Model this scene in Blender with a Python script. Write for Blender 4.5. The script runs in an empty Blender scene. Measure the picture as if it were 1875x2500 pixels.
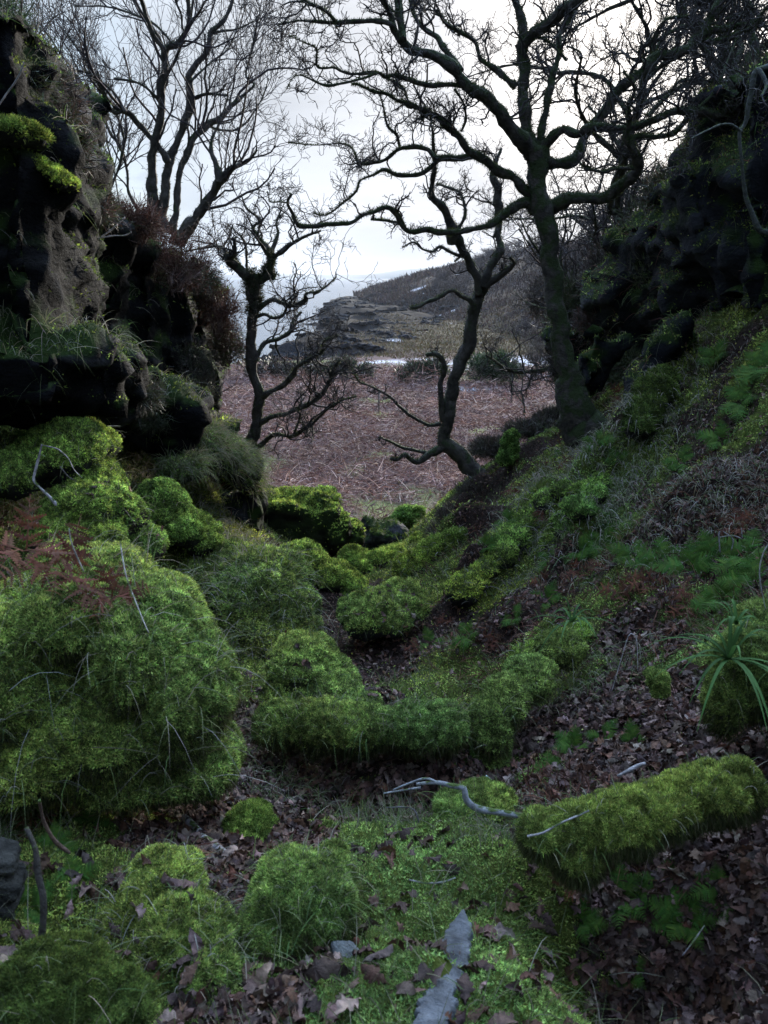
import bpy, math, random
import numpy as np
from mathutils import Vector, Matrix, Euler

rng = np.random.default_rng(7)
random.seed(7)
SC = bpy.context.scene
COL = SC.collection

# ------------------------------------------------------------------ camera model
PITCH = math.radians(15.45)
FPX = 2080.0
FR = {'V': (0, 0, .8848), 'A': (660, 0, 2.765), 'B': (1200, 0, 2.4578), 'C': (1200, 500, 2.4578),
      'D': (0, 0, 2.5136), 'E': (400, 400, 2.765), 'F': (780, 560, 3.456), 'G': (0, 400, 2.592),
      'H': (500, 1150, 2.212), 'I': (1125, 1000, 2.212), 'J': (0, 950, 2.592),
      'Q': (937, 1250, 1.7687), 'R': (0, 1250, 1.765)}


def at(fr, x, y, Y):
    """world point that lies on the sight line through a place noted on the photograph, at forward distance Y"""
    ox, oy, s = FR[fr]
    sx, sy = ox + x / s, oy + y / s
    cx, cy = (sx - 937.5) / FPX, -(sy - 1250) / FPX
    dy = cy * math.sin(PITCH) + math.cos(PITCH)
    dz = cy * math.cos(PITCH) - math.sin(PITCH)
    return np.array([cx / dy * Y, Y, dz / dy * Y])


def mpp(fr, Y):
    return Y / FPX / FR[fr][2]


def project(P):
    """V-frame coordinates of world points (used to thin out detail the camera could never see)"""
    fz = P[:, 1] * math.cos(PITCH) - P[:, 2] * math.sin(PITCH)
    uz = P[:, 1] * math.sin(PITCH) + P[:, 2] * math.cos(PITCH)
    fz = np.where(fz < .05, .05, fz)
    return P[:, 0] / fz, uz / fz, fz


# ------------------------------------------------------------------ noise
def _h(i, j, k):
    with np.errstate(over='ignore'):
        n = (i.astype(np.uint32) * np.uint32(374761393) + j.astype(np.uint32) * np.uint32(668265263)
             + k.astype(np.uint32) * np.uint32(2246822519))
        n = (n ^ (n >> np.uint32(13))) * np.uint32(1274126177)
        n = n ^ (n >> np.uint32(16))
    return n.astype(np.float64) / 4294967295.0 * 2 - 1


def vn(p):
    p = np.asarray(p, float) + 1000.0
    f = np.floor(p)
    i = f.astype(np.int64)
    t = p - f
    t = t * t * t * (t * (t * 6 - 15) + 10)
    r = 0
    for a in (0, 1):
        for b in (0, 1):
            for c in (0, 1):
                w = (t[:, 0] if a else 1 - t[:, 0]) * (t[:, 1] if b else 1 - t[:, 1]) * (t[:, 2] if c else 1 - t[:, 2])
                r = r + w * _h(i[:, 0] + a, i[:, 1] + b, i[:, 2] + c)
    return r


def fbm(p, o=4, g=.5):
    r, a, s, q = 0, 1, 0, np.array(p, float)
    for _ in range(o):
        r = r + a * vn(q)
        s += a
        a *= g
        q = q * 2.03 + 17.3
    return r / s


def n2(x, y, s, o=3, seed=0.0):
    return fbm(np.stack([x * s, y * s, np.full_like(x, seed)], 1), o)


def nrm(v):
    return v / (np.linalg.norm(v, axis=-1, keepdims=True) + 1e-9)


def sstep(a, b, x):
    t = np.clip((x - a) / (b - a), 0, 1)
    return t * t * (3 - 2 * t)


# ------------------------------------------------------------------ materials
def mat(name, rough=.8, trans=0.0, nscale=8, namp=.35, bump=0.0, bscale=30, spec=.3, moss=0.0, stretch=None,
        moss_scale=6, moss_col=(.055, .085, .016), coat=0, emit=None):
    m = bpy.data.materials.new(name)
    m.use_nodes = True
    nt = m.node_tree
    N, L = nt.nodes, nt.links
    N.clear()
    out = N.new('ShaderNodeOutputMaterial')
    b = N.new('ShaderNodeBsdfPrincipled')
    b.inputs['Roughness'].default_value = rough
    b.inputs['Specular IOR Level'].default_value = spec
    at_ = N.new('ShaderNodeAttribute')
    at_.attribute_name = 'Col'
    tc = N.new('ShaderNodeNewGeometry')
    src = tc.outputs['Position']
    if stretch:
        mp = N.new('ShaderNodeMapping')
        mp.inputs['Scale'].default_value = stretch
        mp.inputs['Rotation'].default_value = (0.12, -.35, 0.2)
        L.new(src, mp.inputs['Vector'])
        src = mp.outputs[0]
    nz = N.new('ShaderNodeTexNoise')
    nz.inputs['Scale'].default_value = nscale
    nz.inputs['Detail'].default_value = 5
    L.new(src, nz.inputs['Vector'])
    mr = N.new('ShaderNodeMapRange')
    mr.inputs['From Min'].default_value = .3
    mr.inputs['From Max'].default_value = .7
    mr.inputs['To Min'].default_value = 1 - namp
    mr.inputs['To Max'].default_value = 1 + namp
    L.new(nz.outputs['Fac'], mr.inputs['Value'])
    mul = N.new('ShaderNodeVectorMath')
    mul.operation = 'SCALE'
    L.new(at_.outputs['Color'], mul.inputs[0])
    L.new(mr.outputs[0], mul.inputs['Scale'])
    colr = mul.outputs[0]
    if moss:
        mz = N.new('ShaderNodeTexNoise')
        mz.inputs['Scale'].default_value = moss_scale
        mz.inputs['Detail'].default_value = 6
        L.new(tc.outputs['Position'], mz.inputs['Vector'])
        sp = N.new('ShaderNodeSeparateXYZ')
        L.new(tc.outputs['Normal'], sp.inputs[0])
        ad = N.new('ShaderNodeMath')
        ad.operation = 'MULTIPLY_ADD'
        L.new(sp.outputs['Z'], ad.inputs[0])
        ad.inputs[1].default_value = .22
        L.new(mz.outputs['Fac'], ad.inputs[2])
        mm = N.new('ShaderNodeMapRange')
        mm.inputs['From Min'].default_value = .68 - moss * .35
        mm.inputs['From Max'].default_value = .78 - moss * .3
        L.new(ad.outputs[0], mm.inputs['Value'])
        mx = N.new('ShaderNodeMix')
        mx.data_type = 'RGBA'
        L.new(mm.outputs[0], mx.inputs['Factor'])
        L.new(colr, mx.inputs['A'])
        mx.inputs['B'].default_value = (*moss_col, 1)
        colr = mx.outputs['Result']
    L.new(colr, b.inputs['Base Color'])
    if bump:
        bz = N.new('ShaderNodeTexNoise')
        bz.inputs['Scale'].default_value = bscale
        bz.inputs['Detail'].default_value = 6
        bz.inputs['Roughness'].default_value = .65
        L.new(src, bz.inputs['Vector'])
        bp = N.new('ShaderNodeBump')
        bp.inputs['Strength'].default_value = bump
        bp.inputs['Distance'].default_value = .05
        L.new(bz.outputs['Fac'], bp.inputs['Height'])
        L.new(bp.outputs[0], b.inputs['Normal'])
    res = b.outputs[0]
    if trans:
        tr = N.new('ShaderNodeBsdfTranslucent')
        L.new(colr, tr.inputs['Color'])
        ms = N.new('ShaderNodeMixShader')
        ms.inputs[0].default_value = trans
        L.new(res, ms.inputs[1])
        L.new(tr.outputs[0], ms.inputs[2])
        res = ms.outputs[0]
    L.new(res, out.inputs['Surface'])
    return m


M = dict(
    ground=mat('soil_and_moss', .95, 0, 9, .45, .8, 40, .04),
    moss=mat('moss', .85, .4, 3, .3, spec=.1),
    mossbase=mat('moss_base', .95, 0, 14, .5, .9, 60),
    rock=mat('wet_rock', .8, 0, 3, .7, 1.0, 9, .04, moss=.4, stretch=(1.2, 1, 2), moss_scale=2.2, moss_col=(.018, .032, .008)),
    stone=mat('grey_stone', .85, 0, 14, .6, 1.0, 45, .15),
    shore=mat('shore_rock', .85, 0, .25, .5, 1.0, .9, .08),
    bark=mat('bark', .85, 0, 14, .55, 1.0, 26, .25, moss=.62, moss_scale=9, moss_col=(.030, .045, .014)),
    barkb=mat('smooth_bark', .75, 0, 12, .5, .7, 30, .25, moss=.30, moss_scale=7, moss_col=(.03, .045, .015)),
    twig=mat('twig_bark', .8, 0, 5, .3, spec=.2),
    leaf=mat('dead_leaf', .65, .12, 45, .45, .4, 60, spec=.25),
    fern=mat('fern_green', .75, .35, 6, .25, spec=.1),
    grass=mat('grass_blade', .7, .3, 5, .25, spec=.15),
    bracken=mat('dead_bracken', .8, .15, 4, .35, spec=.12),
    wood=mat('lichened_wood', .8, 0, 30, .5, .6, 50, .3, moss=.05, moss_scale=25),
    hill=mat('distant_land', .95, 0, .01, .2),
    bushm=mat('evergreen', .5, .25, 1, .4, spec=.4),
)


# ------------------------------------------------------------------ mesh helpers
def mesh(name, V, F, col=None, smooth=False):
    me = bpy.data.meshes.new(name)
    V = np.ascontiguousarray(V, np.float32)
    if isinstance(F, (tuple, list)):
        parts = [np.asarray(f, np.int32) for f in F if len(f)]
    else:
        parts = [np.asarray(F, np.int32)]
    nl = sum(f.size for f in parts)
    nf = sum(len(f) for f in parts)
    me.vertices.add(len(V))
    me.vertices.foreach_set('co', V.ravel())
    me.loops.add(nl)
    me.loops.foreach_set('vertex_index', np.concatenate([f.ravel() for f in parts]))
    me.polygons.add(nf)
    st, o = [], 0
    for f in parts:
        k = f.shape[1]
        st.append(o + np.arange(len(f), dtype=np.int32) * k)
        o += f.size
    me.polygons.foreach_set('loop_start', np.concatenate(st))
    if smooth:
        me.polygons.foreach_set('use_smooth', np.ones(nf, bool))
    me.update(calc_edges=True)
    a = me.color_attributes.new('Col', 'FLOAT_COLOR', 'POINT')
    c = np.ones((len(V), 4), np.float32)
    if col is None:
        col = (.1, .1, .1)
    c[:, :3] = np.asarray(col, np.float32)
    a.data.foreach_set('color', c.ravel())
    return me


ORG = {}


def obj(name, V, F, m, parent=None, col=None, smooth=False, loc=None):
    V = np.asarray(V, float)
    org = ORG[parent.name] if parent else (np.zeros(3) if loc is None else np.asarray(loc, float))
    me = mesh(name, V - org, F, col, smooth)
    me.materials.append(M[m])
    o = bpy.data.objects.new(name, me)
    COL.objects.link(o)
    if parent:
        o.parent = parent
    else:
        o.location = org
    ORG[o.name] = org
    return o


def tag(o, label=None, cat=None, group=None, kind=None):
    if label:
        o['label'] = label
    if cat:
        o['category'] = cat
    if group:
        o['group'] = group
    if kind:
        o['kind'] = kind
    return o


def thing(name, label, cat, loc=(0, 0, 0), group=None):
    o = bpy.data.objects.new(name, None)
    o.empty_display_size = .1
    COL.objects.link(o)
    o.location = loc
    ORG[o.name] = np.asarray(loc, float)
    return tag(o, label, cat, group)


def vnormals(V, T):
    T = np.asarray(T)
    n = np.zeros_like(V)
    if T.shape[1] == 4:
        fn = np.cross(V[T[:, 2]] - V[T[:, 0]], V[T[:, 3]] - V[T[:, 1]])
    else:
        fn = np.cross(V[T[:, 1]] - V[T[:, 0]], V[T[:, 2]] - V[T[:, 0]])
    for k in range(T.shape[1]):
        for c in range(3):
            n[:, c] += np.bincount(T[:, k], fn[:, c], len(V))
    return nrm(n)


def totri(F):
    F = np.asarray(F)
    return F if F.shape[1] == 3 else np.concatenate([F[:, [0, 1, 2]], F[:, [0, 2, 3]]])


EXCL = []


def scatter(V, F, n, wf=None, lod=True, marg=1.25, back=-.55):
    """points on a surface: even in the picture's own grain, none far outside the view"""
    T = totri(F)
    a, b, c = V[T[:, 0]], V[T[:, 1]], V[T[:, 2]]
    fn = np.cross(b - a, c - a)
    ar = np.linalg.norm(fn, axis=1) + 1e-12
    fn = fn / ar[:, None]
    ce = (a + b + c) / 3
    w = ar.copy()
    if lod:
        u, v, z = project(ce)
        d = np.linalg.norm(ce, axis=1)
        w = w / np.maximum(d, .8) ** 2
        w *= (np.abs(u) < .451 * marg) & (np.abs(v) < .601 * marg) & (ce[:, 1] > .2)
        fac = (fn * (-ce / d[:, None])).sum(1)
        w *= fac > back
        w *= .35 + .65 * np.clip(fac + .3, 0.1, 1)
    if wf is not None:
        w = w * wf(ce, fn)
    for ex, ey, er in EXCL:
        w = w * ((ce[:, 0] - ex) ** 2 + (ce[:, 1] - ey) ** 2 > er * er)
    if w.sum() <= 0:
        return np.zeros((0, 3)), np.zeros((0, 3))
    i = rng.choice(len(T), n, p=w / w.sum())
    r1, r2 = rng.random(n), rng.random(n)
    s = np.sqrt(r1)
    p = a[i] * (1 - s)[:, None] + b[i] * (s * (1 - r2))[:, None] + c[i] * (s * r2)[:, None]
    return p, fn[i]


def blades(P, D, L, W, droop=None, seg=1, curl=0.0, face=None):
    """flat tapering blades; seg segments each"""
    n = len(P)
    L = np.broadcast_to(np.asarray(L, float), (n,))
    W = np.broadcast_to(np.asarray(W, float), (n,))
    D = nrm(D)
    side = nrm(np.cross(D, rng.normal(size=(n, 3)) * (1 if face is None else .38) + (0 if face is None else face)))
    g = np.zeros((n, 3))
    if droop is not None:
        g[:, 2] = -np.broadcast_to(np.asarray(droop, float), (n,))
    if curl:
        g = g + rng.normal(size=(n, 3)) * curl
    k = 2 * seg + 1
    V = np.zeros((n, k, 3))
    for s in range(seg):
        t = s / seg
        c = P + (D * t + g * t * t) * L[:, None]
        w = side * (W * (1 - t * .75) / 2)[:, None]
        V[:, 2 * s] = c - w
        V[:, 2 * s + 1] = c + w
    V[:, -1] = P + (D + g) * L[:, None]
    fs = []
    for s in range(seg - 1):
        fs += [(2 * s, 2 * s + 1, 2 * s + 3), (2 * s, 2 * s + 3, 2 * s + 2)]
    fs.append((2 * seg - 2, 2 * seg - 1, 2 * seg))
    fs = np.array(fs)
    T = (fs[None] + (np.arange(n) * k)[:, None, None]).reshape(-1, 3)
    return V.reshape(-1, 3), T, k


def tubes(P, R, k=4):
    """P (n, m, 3) chains and R (n, m) radii -> vertices, quads"""
    n, m, _ = P.shape
    t = np.gradient(P, axis=1)
    t = nrm(t)
    ref = nrm(np.cross(t[:, 0], rng.normal(size=(n, 3)) + .01))
    ref = np.repeat(ref[:, None], m, 1)
    for i in range(1, m):
        ref[:, i] = ref[:, i - 1]
        ref[:, i] = nrm(ref[:, i] - (ref[:, i] * t[:, i]).sum(1, keepdims=True) * t[:, i])
    ref = nrm(ref - (ref * t).sum(2, keepdims=True) * t)
    bi = np.cross(t, ref)
    a = np.arange(k) / k * 2 * math.pi
    V = P[:, :, None] + R[:, :, None, None] * (ref[:, :, None] * np.cos(a)[None, None, :, None]
                                               + bi[:, :, None] * np.sin(a)[None, None, :, None])
    i = np.arange(m - 1)[:, None] * k
    j = np.arange(k)[None]
    q = np.stack([i + j, i + (j + 1) % k, i + k + (j + 1) % k, i + k + j], -1).reshape(-1, 4)
    Q = (q[None] + (np.arange(n) * m * k)[:, None, None]).reshape(-1, 4)
    return V.reshape(-1, 3), Q


class Acc:
    def __init__(s):
        s.V, s.T, s.Q, s.C, s.n = [], [], [], [], 0

    def add(s, V, F, col):
        V = np.asarray(V, float)
        F = np.asarray(F)
        (s.T if F.shape[1] == 3 else s.Q).append(F + s.n)
        s.V.append(V)
        c = np.broadcast_to(np.asarray(col, float), (len(V), 3))
        s.C.append(c)
        s.n += len(V)

    def get(s):
        T = np.concatenate(s.T) if s.T else np.zeros((0, 3), int)
        Q = np.concatenate(s.Q) if s.Q else np.zeros((0, 4), int)
        return np.concatenate(s.V), (T, Q), np.concatenate(s.C)

    def obj(s, name, m, parent=None, smooth=False, loc=None):
        V, F, C = s.get()
        return obj(name, V, F, m, parent, C, smooth, loc)


def inst(TV, TT, P, R, S):
    """copies of a small template shape inside ONE mesh of stuff"""
    V = np.einsum('nij,kj->nki', R, TV) * S[:, None, None] + P[:, None]
    T = (TT[None] + (np.arange(len(P)) * len(TV))[:, None, None]).reshape(-1, TT.shape[1])
    return V.reshape(-1, 3), T


def frames(Nn, tilt=.3):
    """random frames whose z is near the given normals"""
    n = len(Nn)
    z = nrm(Nn + rng.normal(size=(n, 3)) * tilt)
    x = nrm(np.cross(z, rng.normal(size=(n, 3))))
    y = np.cross(z, x)
    return np.stack([x, y, z], 2)


def vary(base, n, k=1, amp=.25, hue=.12):
    base = np.asarray(base, float)
    if base.ndim == 1:
        base = np.broadcast_to(base, (n, 3))
    c = base * (1 + (rng.random((n, 1)) * 2 - 1) * amp) * (1 + (rng.random((n, 3)) * 2 - 1) * hue)
    return np.repeat(np.clip(c, 0, 1), k, 0)


def pick(cols, n):
    return np.asarray(cols, float)[rng.integers(0, len(cols), n)]


# ------------------------------------------------------------------ terrain
SEC = [
    (-1.5, None), (1.3, [(-400, 2350), (400, 2480), (900, 2500), (1300, 2470), (1700, 2330), (2200, 2000)]),
    (1.8, [(-500, 1800), (-300, 1920), (0, 2050), (400, 2130), (900, 2112), (1250, 2130), (1659, 2090), (2100, 1820)]),
    (2.4, [(-400, 1560), (-200, 1720), (0, 1830), (400, 1900), (900, 1885), (1200, 1905), (1659, 1840), (2000, 1600)]),
    (3.0, [(-400, 1380), (-100, 1560), (0, 1620), (450, 1745), (900, 1745), (1200, 1745), (1450, 1690), (1659, 1600), (2000, 1400)]),
    (4.0, [(-500, 1060), (-300, 1200), (0, 1390), (300, 1530), (560, 1600), (1000, 1600), (1200, 1560), (1450, 1450), (1659, 1340), (2000, 1130)]),
    (5.0, [(-500, 850), (-300, 1010), (0, 1190), (300, 1380), (520, 1470), (800, 1500), (950, 1490), (1150, 1430), (1400, 1290), (1659, 1150), (2000, 950)]),
    (6.5, [(-400, 820), (-200, 880), (0, 1000), (200, 1110), (400, 1280), (560, 1370), (720, 1390), (900, 1360), (1100, 1270), (1300, 1130), (1500, 980), (1659, 850), (1900, 640)]),
    (8.0, [(-200, 800), (0, 880), (200, 985), (380, 1110), (520, 1210), (660, 1290), (760, 1300), (900, 1270), (1050, 1190), (1200, 1070), (1350, 960), (1500, 830), (1659, 620), (1900, 330)]),
    (10., [(-100, 760), (200, 860), (400, 980), (500, 1090), (600, 1180), (700, 1225), (800, 1232), (900, 1205), (1000, 1125), (1100, 1035), (1220, 935), (1350, 850), (1500, 680), (1659, 400)]),
    (12., [(0, 700), (300, 820), (450, 950), (520, 1020), (600, 1135), (700, 1190), (800, 1190), (870, 1168), (940, 1105), (1020, 1020), (1150, 945), (1300, 850), (1450, 660), (1600, 430)]),
    (14., [(200, 800), (400, 930), (500, 1010), (560, 1090), (640, 1160), (800, 1180), (880, 1170), (960, 1120), (1050, 1060), (1150, 990), (1300, 870), (1450, 650), (1600, 400)]),
]
GX = np.arange(-14, 14.01, .1)
GY, GZ = [], []
for Y, pts in SEC:
    if pts is None:
        continue
    w = np.array([at('V', x, y, Y) for x, y in pts])
    sl = (w[0, 2] - w[1, 2]) / (w[1, 0] - w[0, 0])
    sr = (w[-1, 2] - w[-2, 2]) / (w[-1, 0] - w[-2, 0])
    xs = np.concatenate([[w[0, 0] - 8], w[:, 0], [w[-1, 0] + 8]])
    zs = np.concatenate([[w[0, 2] + min(sl * 8, .2)], w[:, 2], [w[-1, 2] + min(sr * 8, 2.5)]])
    GY.append(Y)
    GZ.append(np.interp(GX, xs, zs))
GY, GZ = np.array(GY), np.array(GZ)
TY = np.arange(-3, 14.01, .1)
TAB = np.stack([np.interp(TY, np.concatenate([[-3.], GY]), np.concatenate([[GZ[0, i] + .25], GZ[:, i]])) for i in range(len(GX))], 1)
ker = np.exp(-np.linspace(-2, 2, 7) ** 2)
ker /= ker.sum()
pad = np.pad(TAB, 3, mode='edge')
tmp = sum(ker[i] * pad[i:i + TAB.shape[0], :] for i in range(7))
TAB = sum(ker[i] * tmp[:, i:i + TAB.shape[1]] for i in range(7))

SEA = -9.6
TOE_Y = np.array([14, 20, 30, 45, 60, 100, 180, 300, 400, 520, 3000.])
TOE_X = np.array([1.5, 4.0, 7.5, 12, 16, 22, 14, -5, -13, 0, 0.])
HS = np.array([1.2, 1.0, .7, .55, .42, .33, .32, .43, .38, .3, .3])
HM = np.array([6, 7, 9, 11, 12, 14, 17, 30, 22, 8, 8.])


def far_z(x, y):
    field = -7.0 - .012 * np.clip(y - 20, 0, 125)
    # left of the field the land runs down under the water
    shore = np.interp(y, [20, 60, 80, 100, 144, 200, 260, 370, 500, 3000], [-16, -17, -13, -8, -7, -8, -11, -15, -12, -30]) + 5 * n2(x * .3, y, .09, 3, 63) * sstep(60, 120, y)
    drop = sstep(0, 1, (shore - x) / (6 + .05 * y))
    z = field - drop * 6
    z = z - sstep(380, 520, y) * 8
    d = np.clip(x - np.interp(y, TOE_Y, TOE_X), 0, None)
    s, h = np.interp(y, TOE_Y, HS), np.interp(y, TOE_Y, HM)
    z = z + h * (1 - np.exp(-d * s / h)) * (1 - sstep(460, 700, y))
    z = z + n2(x, y, .25, 3, 5) * np.clip(.28 + y * .001, 0, .7)
    # strata ridges of the rocky shore
    rk = sstep(2, -4, x - np.interp(y, TOE_Y, TOE_X)) * sstep(78, 95, y) * (1 - sstep(300, 420, y)) * sstep(4, -6, x - np.interp(y, [80, 120, 200, 300, 400], [-2, 2, 14, 10, -10]))
    r = n2(x * .35 + y * .1, y * .9 - x * .25, .16, 4, 9)
    z = z + rk * (2.0 * r + .1)
    return z


BUMPS = []


def height(x, y):
    xc, yc = np.clip(x, -13.9, 13.9), np.clip(y, -3, 13.9)
    fi, fj = (yc + 3) / .1, (xc + 14) / .1
    i, j = np.clip(fi.astype(int), 0, len(TY) - 2), np.clip(fj.astype(int), 0, len(GX) - 2)
    a, b = fi - i, fj - j
    zn = (TAB[i, j] * (1 - a) * (1 - b) + TAB[i + 1, j] * a * (1 - b) + TAB[i, j + 1] * (1 - a) * b + TAB[i + 1, j + 1] * a * b)
    k = sstep(13.2, 21, y)
    z = zn * (1 - k) + (far_z(x, y) * k if np.any(k > 0) else 0)
    near = 1 - sstep(12, 20, y)
    z = z + near * (n2(x, y, 1.3, 3, 1) * .12 + (np.abs(n2(x, y, 3.1, 3, 2)) - .3) * .085 + n2(x, y, 9, 3, 3) * .03 + n2(x, y, 22, 2, 4) * .010 * (1 - sstep(3, 6, y)))
    for bx, by, rx, h in BUMPS:
        w_ = np.nonzero((np.abs(y - by) < 2.6 * rx) & (np.abs(x - bx) < 2.6 * rx))[0]
        if len(w_):
            z[w_] += h * np.exp(-((x[w_] - bx) ** 2 + (y[w_] - by) ** 2) / rx ** 2)
    return z


def hz(x, y):
    return float(height(np.array([x], float), np.array([y], float))[0])


def hit(fr, x, y, y0=1.0, y1=400.):
    """where the sight line meets the ground"""
    ys = np.geomspace(y0, y1, 900)
    p1 = at(fr, x, y, 1.0)
    h = height(p1[0] * ys, ys)
    below = p1[2] * ys < h
    if not below.any():
        return p1 * y1
    Y = ys[np.argmax(below)]
    return np.array([p1[0] * Y, Y, hz(p1[0] * Y, Y)])


RIDGES = [([(1000, 1300), (1110, 1180), (1210, 1070)], .16, .17), ([(880, 1240), (960, 1185), (1060, 1120)], .2, .14),
          ([(1190, 1170), (1270, 1080), (1340, 990)], .15, .17), ([(1215, 1240), (1290, 1130)], .13, .14),
          ([(1360, 1010), (1400, 900), (1450, 800)], .2, .22), ([(980, 1150), (1060, 1060)], .2, .15),
          ([(1110, 1010), (1200, 950)], .25, .15), ([(1020, 1400), (1120, 1360), (1200, 1300)], .14, .08),
          ([(1130, 1460), (1240, 1390)], .12, .1), ([(1480, 1120), (1600, 1040)], .3, .12),
          ([(250, 1150), (430, 1250)], .2, .12), ([(330, 980), (450, 1060)], .25, .15), ([(60, 920), (250, 900)], .3, .15)]
_rb = []
for pts, r, h in RIDGES:
    P0 = [hit('V', x, y) for x, y in pts]
    for a, b in zip(P0[:-1], P0[1:]):
        nn = max(2, int(np.linalg.norm(b - a) / (r * .9)))
        for t in np.linspace(0, 1, nn, endpoint=False):
            q = a + (b - a) * t
            _rb.append((q[0] + rng.normal() * .02, q[1], r * rng.uniform(.8, 1.2), h * rng.uniform(.8, 1.5)))
for k in range(150):
    yy = rng.uniform(1.6, 13)
    xx = rng.uniform(-.5, .6) * yy
    _rb.append((xx, yy, rng.uniform(.08, .28), rng.uniform(-.07, .07)))
for vx_, vy_, r_, h_ in [(650, 1680, .3, -.09), (780, 1680, .3, -.10), (900, 1680, .3, -.09), (1060, 1690, .25, -.06), (640, 1560, .2, -.03), (800, 1450, .25, -.06), (700, 1560, .2, -.05), (880, 1560, .25, -.06),
                         (1350, 1960, .26, -.26), (1480, 1930, .28, -.26), (1600, 1950, .25, -.18), (1400, 2100, .25, -.12), (100, 1950, .2, -.14), (450, 2180, .2, -.05), (1250, 1950, .14, -.06), (760, 1290, .3, -.05), (700, 1330, .3, -.06)]:
    q_ = hit('V', vx_, vy_)
    _rb.append((q_[0], q_[1], r_, h_))
BUMPS = _rb

# fan-shaped grid, fine near the path and coarse towards the horizon
s1 = np.geomspace(.6, 27, 560)
s2 = np.geomspace(27, 3500, 330)[1:]
rows = np.concatenate([s1, s2]) - 2.5
u = np.linspace(-.85, .95, 520)
YY, UU = np.meshgrid(rows, u, indexing='ij')
XX = UU * (YY + 2.5)
gx, gy = XX.ravel(), YY.ravel()
gz = height(gx, gy)
GV = np.stack([gx, gy, gz], 1)
nr, nc = YY.shape
ii = (np.arange(nr - 1)[:, None] * nc + np.arange(nc - 1)[None]).ravel()
GQ = np.stack([ii, ii + 1, ii + nc + 1, ii + nc], 1)

# what covers the ground: value 1 = moss, 0 = leaf litter, noted at places on the path and banks
COVER = [(650, 1645, 0), (750, 1655, 0), (850, 1645, 0), (950, 1650, 0), (1000, 1665, 0), (750, 1705, 0), (620, 1720, 0), (900, 1705, 0), (560, 1690, 0), (820, 1430, 0), (900, 1430, .1), (960, 1400, .1), (700, 1310, 0), (1000, 1330, .2), (900, 2100, 1), (1150, 2000, 1), (1100, 1850, 1), (850, 1800, .85), (750, 1760, .6), (700, 2150, .5), (1150, 2180, 1),
         (1300, 2100, .15), (1500, 2000, .1), (1620, 2150, 0), (1400, 2200, .1), (600, 1700, 0), (700, 1680, 0), (850, 1670, 0),
         (950, 1690, .2), (1000, 1760, .9), (1100, 1680, .3), (450, 1800, 0), (300, 1760, .5), (520, 1780, .6), (150, 1800, .7), (480, 1900, .55),
         (300, 1900, .8), (350, 2050, .7), (450, 2180, .5), (600, 2180, .4), (60, 2100, .8), (200, 1960, .9), (250, 2120, .8), (560, 2100, .6), (800, 2180, .8), (380, 1800, .45), (1250, 1650, .1), (1400, 1620, .15),
         (1200, 1560, .3), (1300, 1500, .2), (1450, 1500, .1), (1600, 1600, .1), (1250, 1400, .3), (1350, 1350, 0), (1500, 1400, .3), (1400, 1300, .5), (1500, 1250, .6), (1600, 1350, .6), (1250, 1300, .6), (1350, 1240, .7),
         (1150, 1450, .8), (1050, 1480, .8), (950, 1480, .8), (850, 1400, .1), (780, 1450, .1), (900, 1360, .1), (1000, 1360, .2), (1100, 1320, .3), (1040, 1300, .6),
         (1080, 1230, .8), (1150, 1150, .9), (1200, 1080, .9), (900, 1250, .9), (960, 1200, .9), (1000, 1250, .2), (700, 1290, 0), (690, 1340, 0), (720, 1370, 0),
         (1180, 1270, .2), (1300, 1250, .3), (1350, 1180, .4), (1450, 1200, .1), (1600, 1150, 0), (1550, 1100, 0), (1650, 1050, .1), (1300, 1050, .7), (1250, 1120, .8),
         (1380, 1080, .4), (1420, 950, .5), (1500, 950, .5), (1600, 900, .5), (1650, 850, .5), (1550, 800, .6), (1450, 850, .7), (1250, 950, .7), (1150, 980, .4),
         (1050, 1050, .3), (1000, 1120, .4), (950, 1150, .5), (300, 1200, .9), (450, 1150, .9), (100, 1150, .8), (200, 950, .8), (400, 950, .7), (500, 1000, .6),
         (350, 1300, .8), (450, 1350, .7), (560, 1450, .4), (590, 1580, .1), (820, 1190, .8), (60, 1000, .8), (1000, 1900, 1), (850, 1950, .9)]
cw = np.array([np.append(hit('V', a, b)[:2], c) for a, b, c in COVER])


def cover(x, y):
    num = np.zeros_like(x)
    den = np.zeros_like(x)
    for cx_, cy_, c in cw:
        s = .12 + .05 * cy_
        d2 = ((x - cx_) ** 2 + ((y - cy_) * .6) ** 2) / s ** 2
        w = 1 / (d2 + .15) ** 2
        num += w * c
        den += w
    c = num / den + .0 + n2(x, y, 2.6, 4, 21) * .55
    return sstep(.38, .62, c)


nearm = gy < 22
cv = np.zeros(len(gx))
cv[nearm] = cover(gx[nearm], gy[nearm])
gc = np.zeros((len(gx), 3))
moss_c, soil_c = np.array([.060, .075, .016]), np.array([.024, .016, .013])
gc[:] = soil_c * (1 - cv[:, None]) + moss_c * cv[:, None]
fz = sstep(14, 20, gy)[:, None]
brk = np.array([.10, .066, .064])
fld = np.broadcast_to(brk, gc.shape) * (1 + .35 * n2(gx, gy, .35, 4, 31)[:, None])
grs = sstep(.15, .5, n2(gx, gy, .12, 4, 33) + .68 * (1 + 1.3 * n2(gx, gy, .5, 3, 71)) * (np.exp(-((gx + .3) ** 2 / 6 + (gy - 27) ** 2 / 60)) + np.exp(-((gx + .3) ** 2 / 3 + (gy - 50) ** 2 / 50)) + np.exp(-((gx - 4.5) ** 2 / 5 + (gy - 41) ** 2 / 20))))[:, None]
fld = fld * (1 - grs) + np.array([.13, .145, .06]) * grs
olive = (sstep(88, 100, gy) * (1 - sstep(150, 190, gy)) * sstep(-12, 2, gx))[:, None]
fld = fld * (1 - olive) + np.array([.05, .046, .025]) * olive
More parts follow.
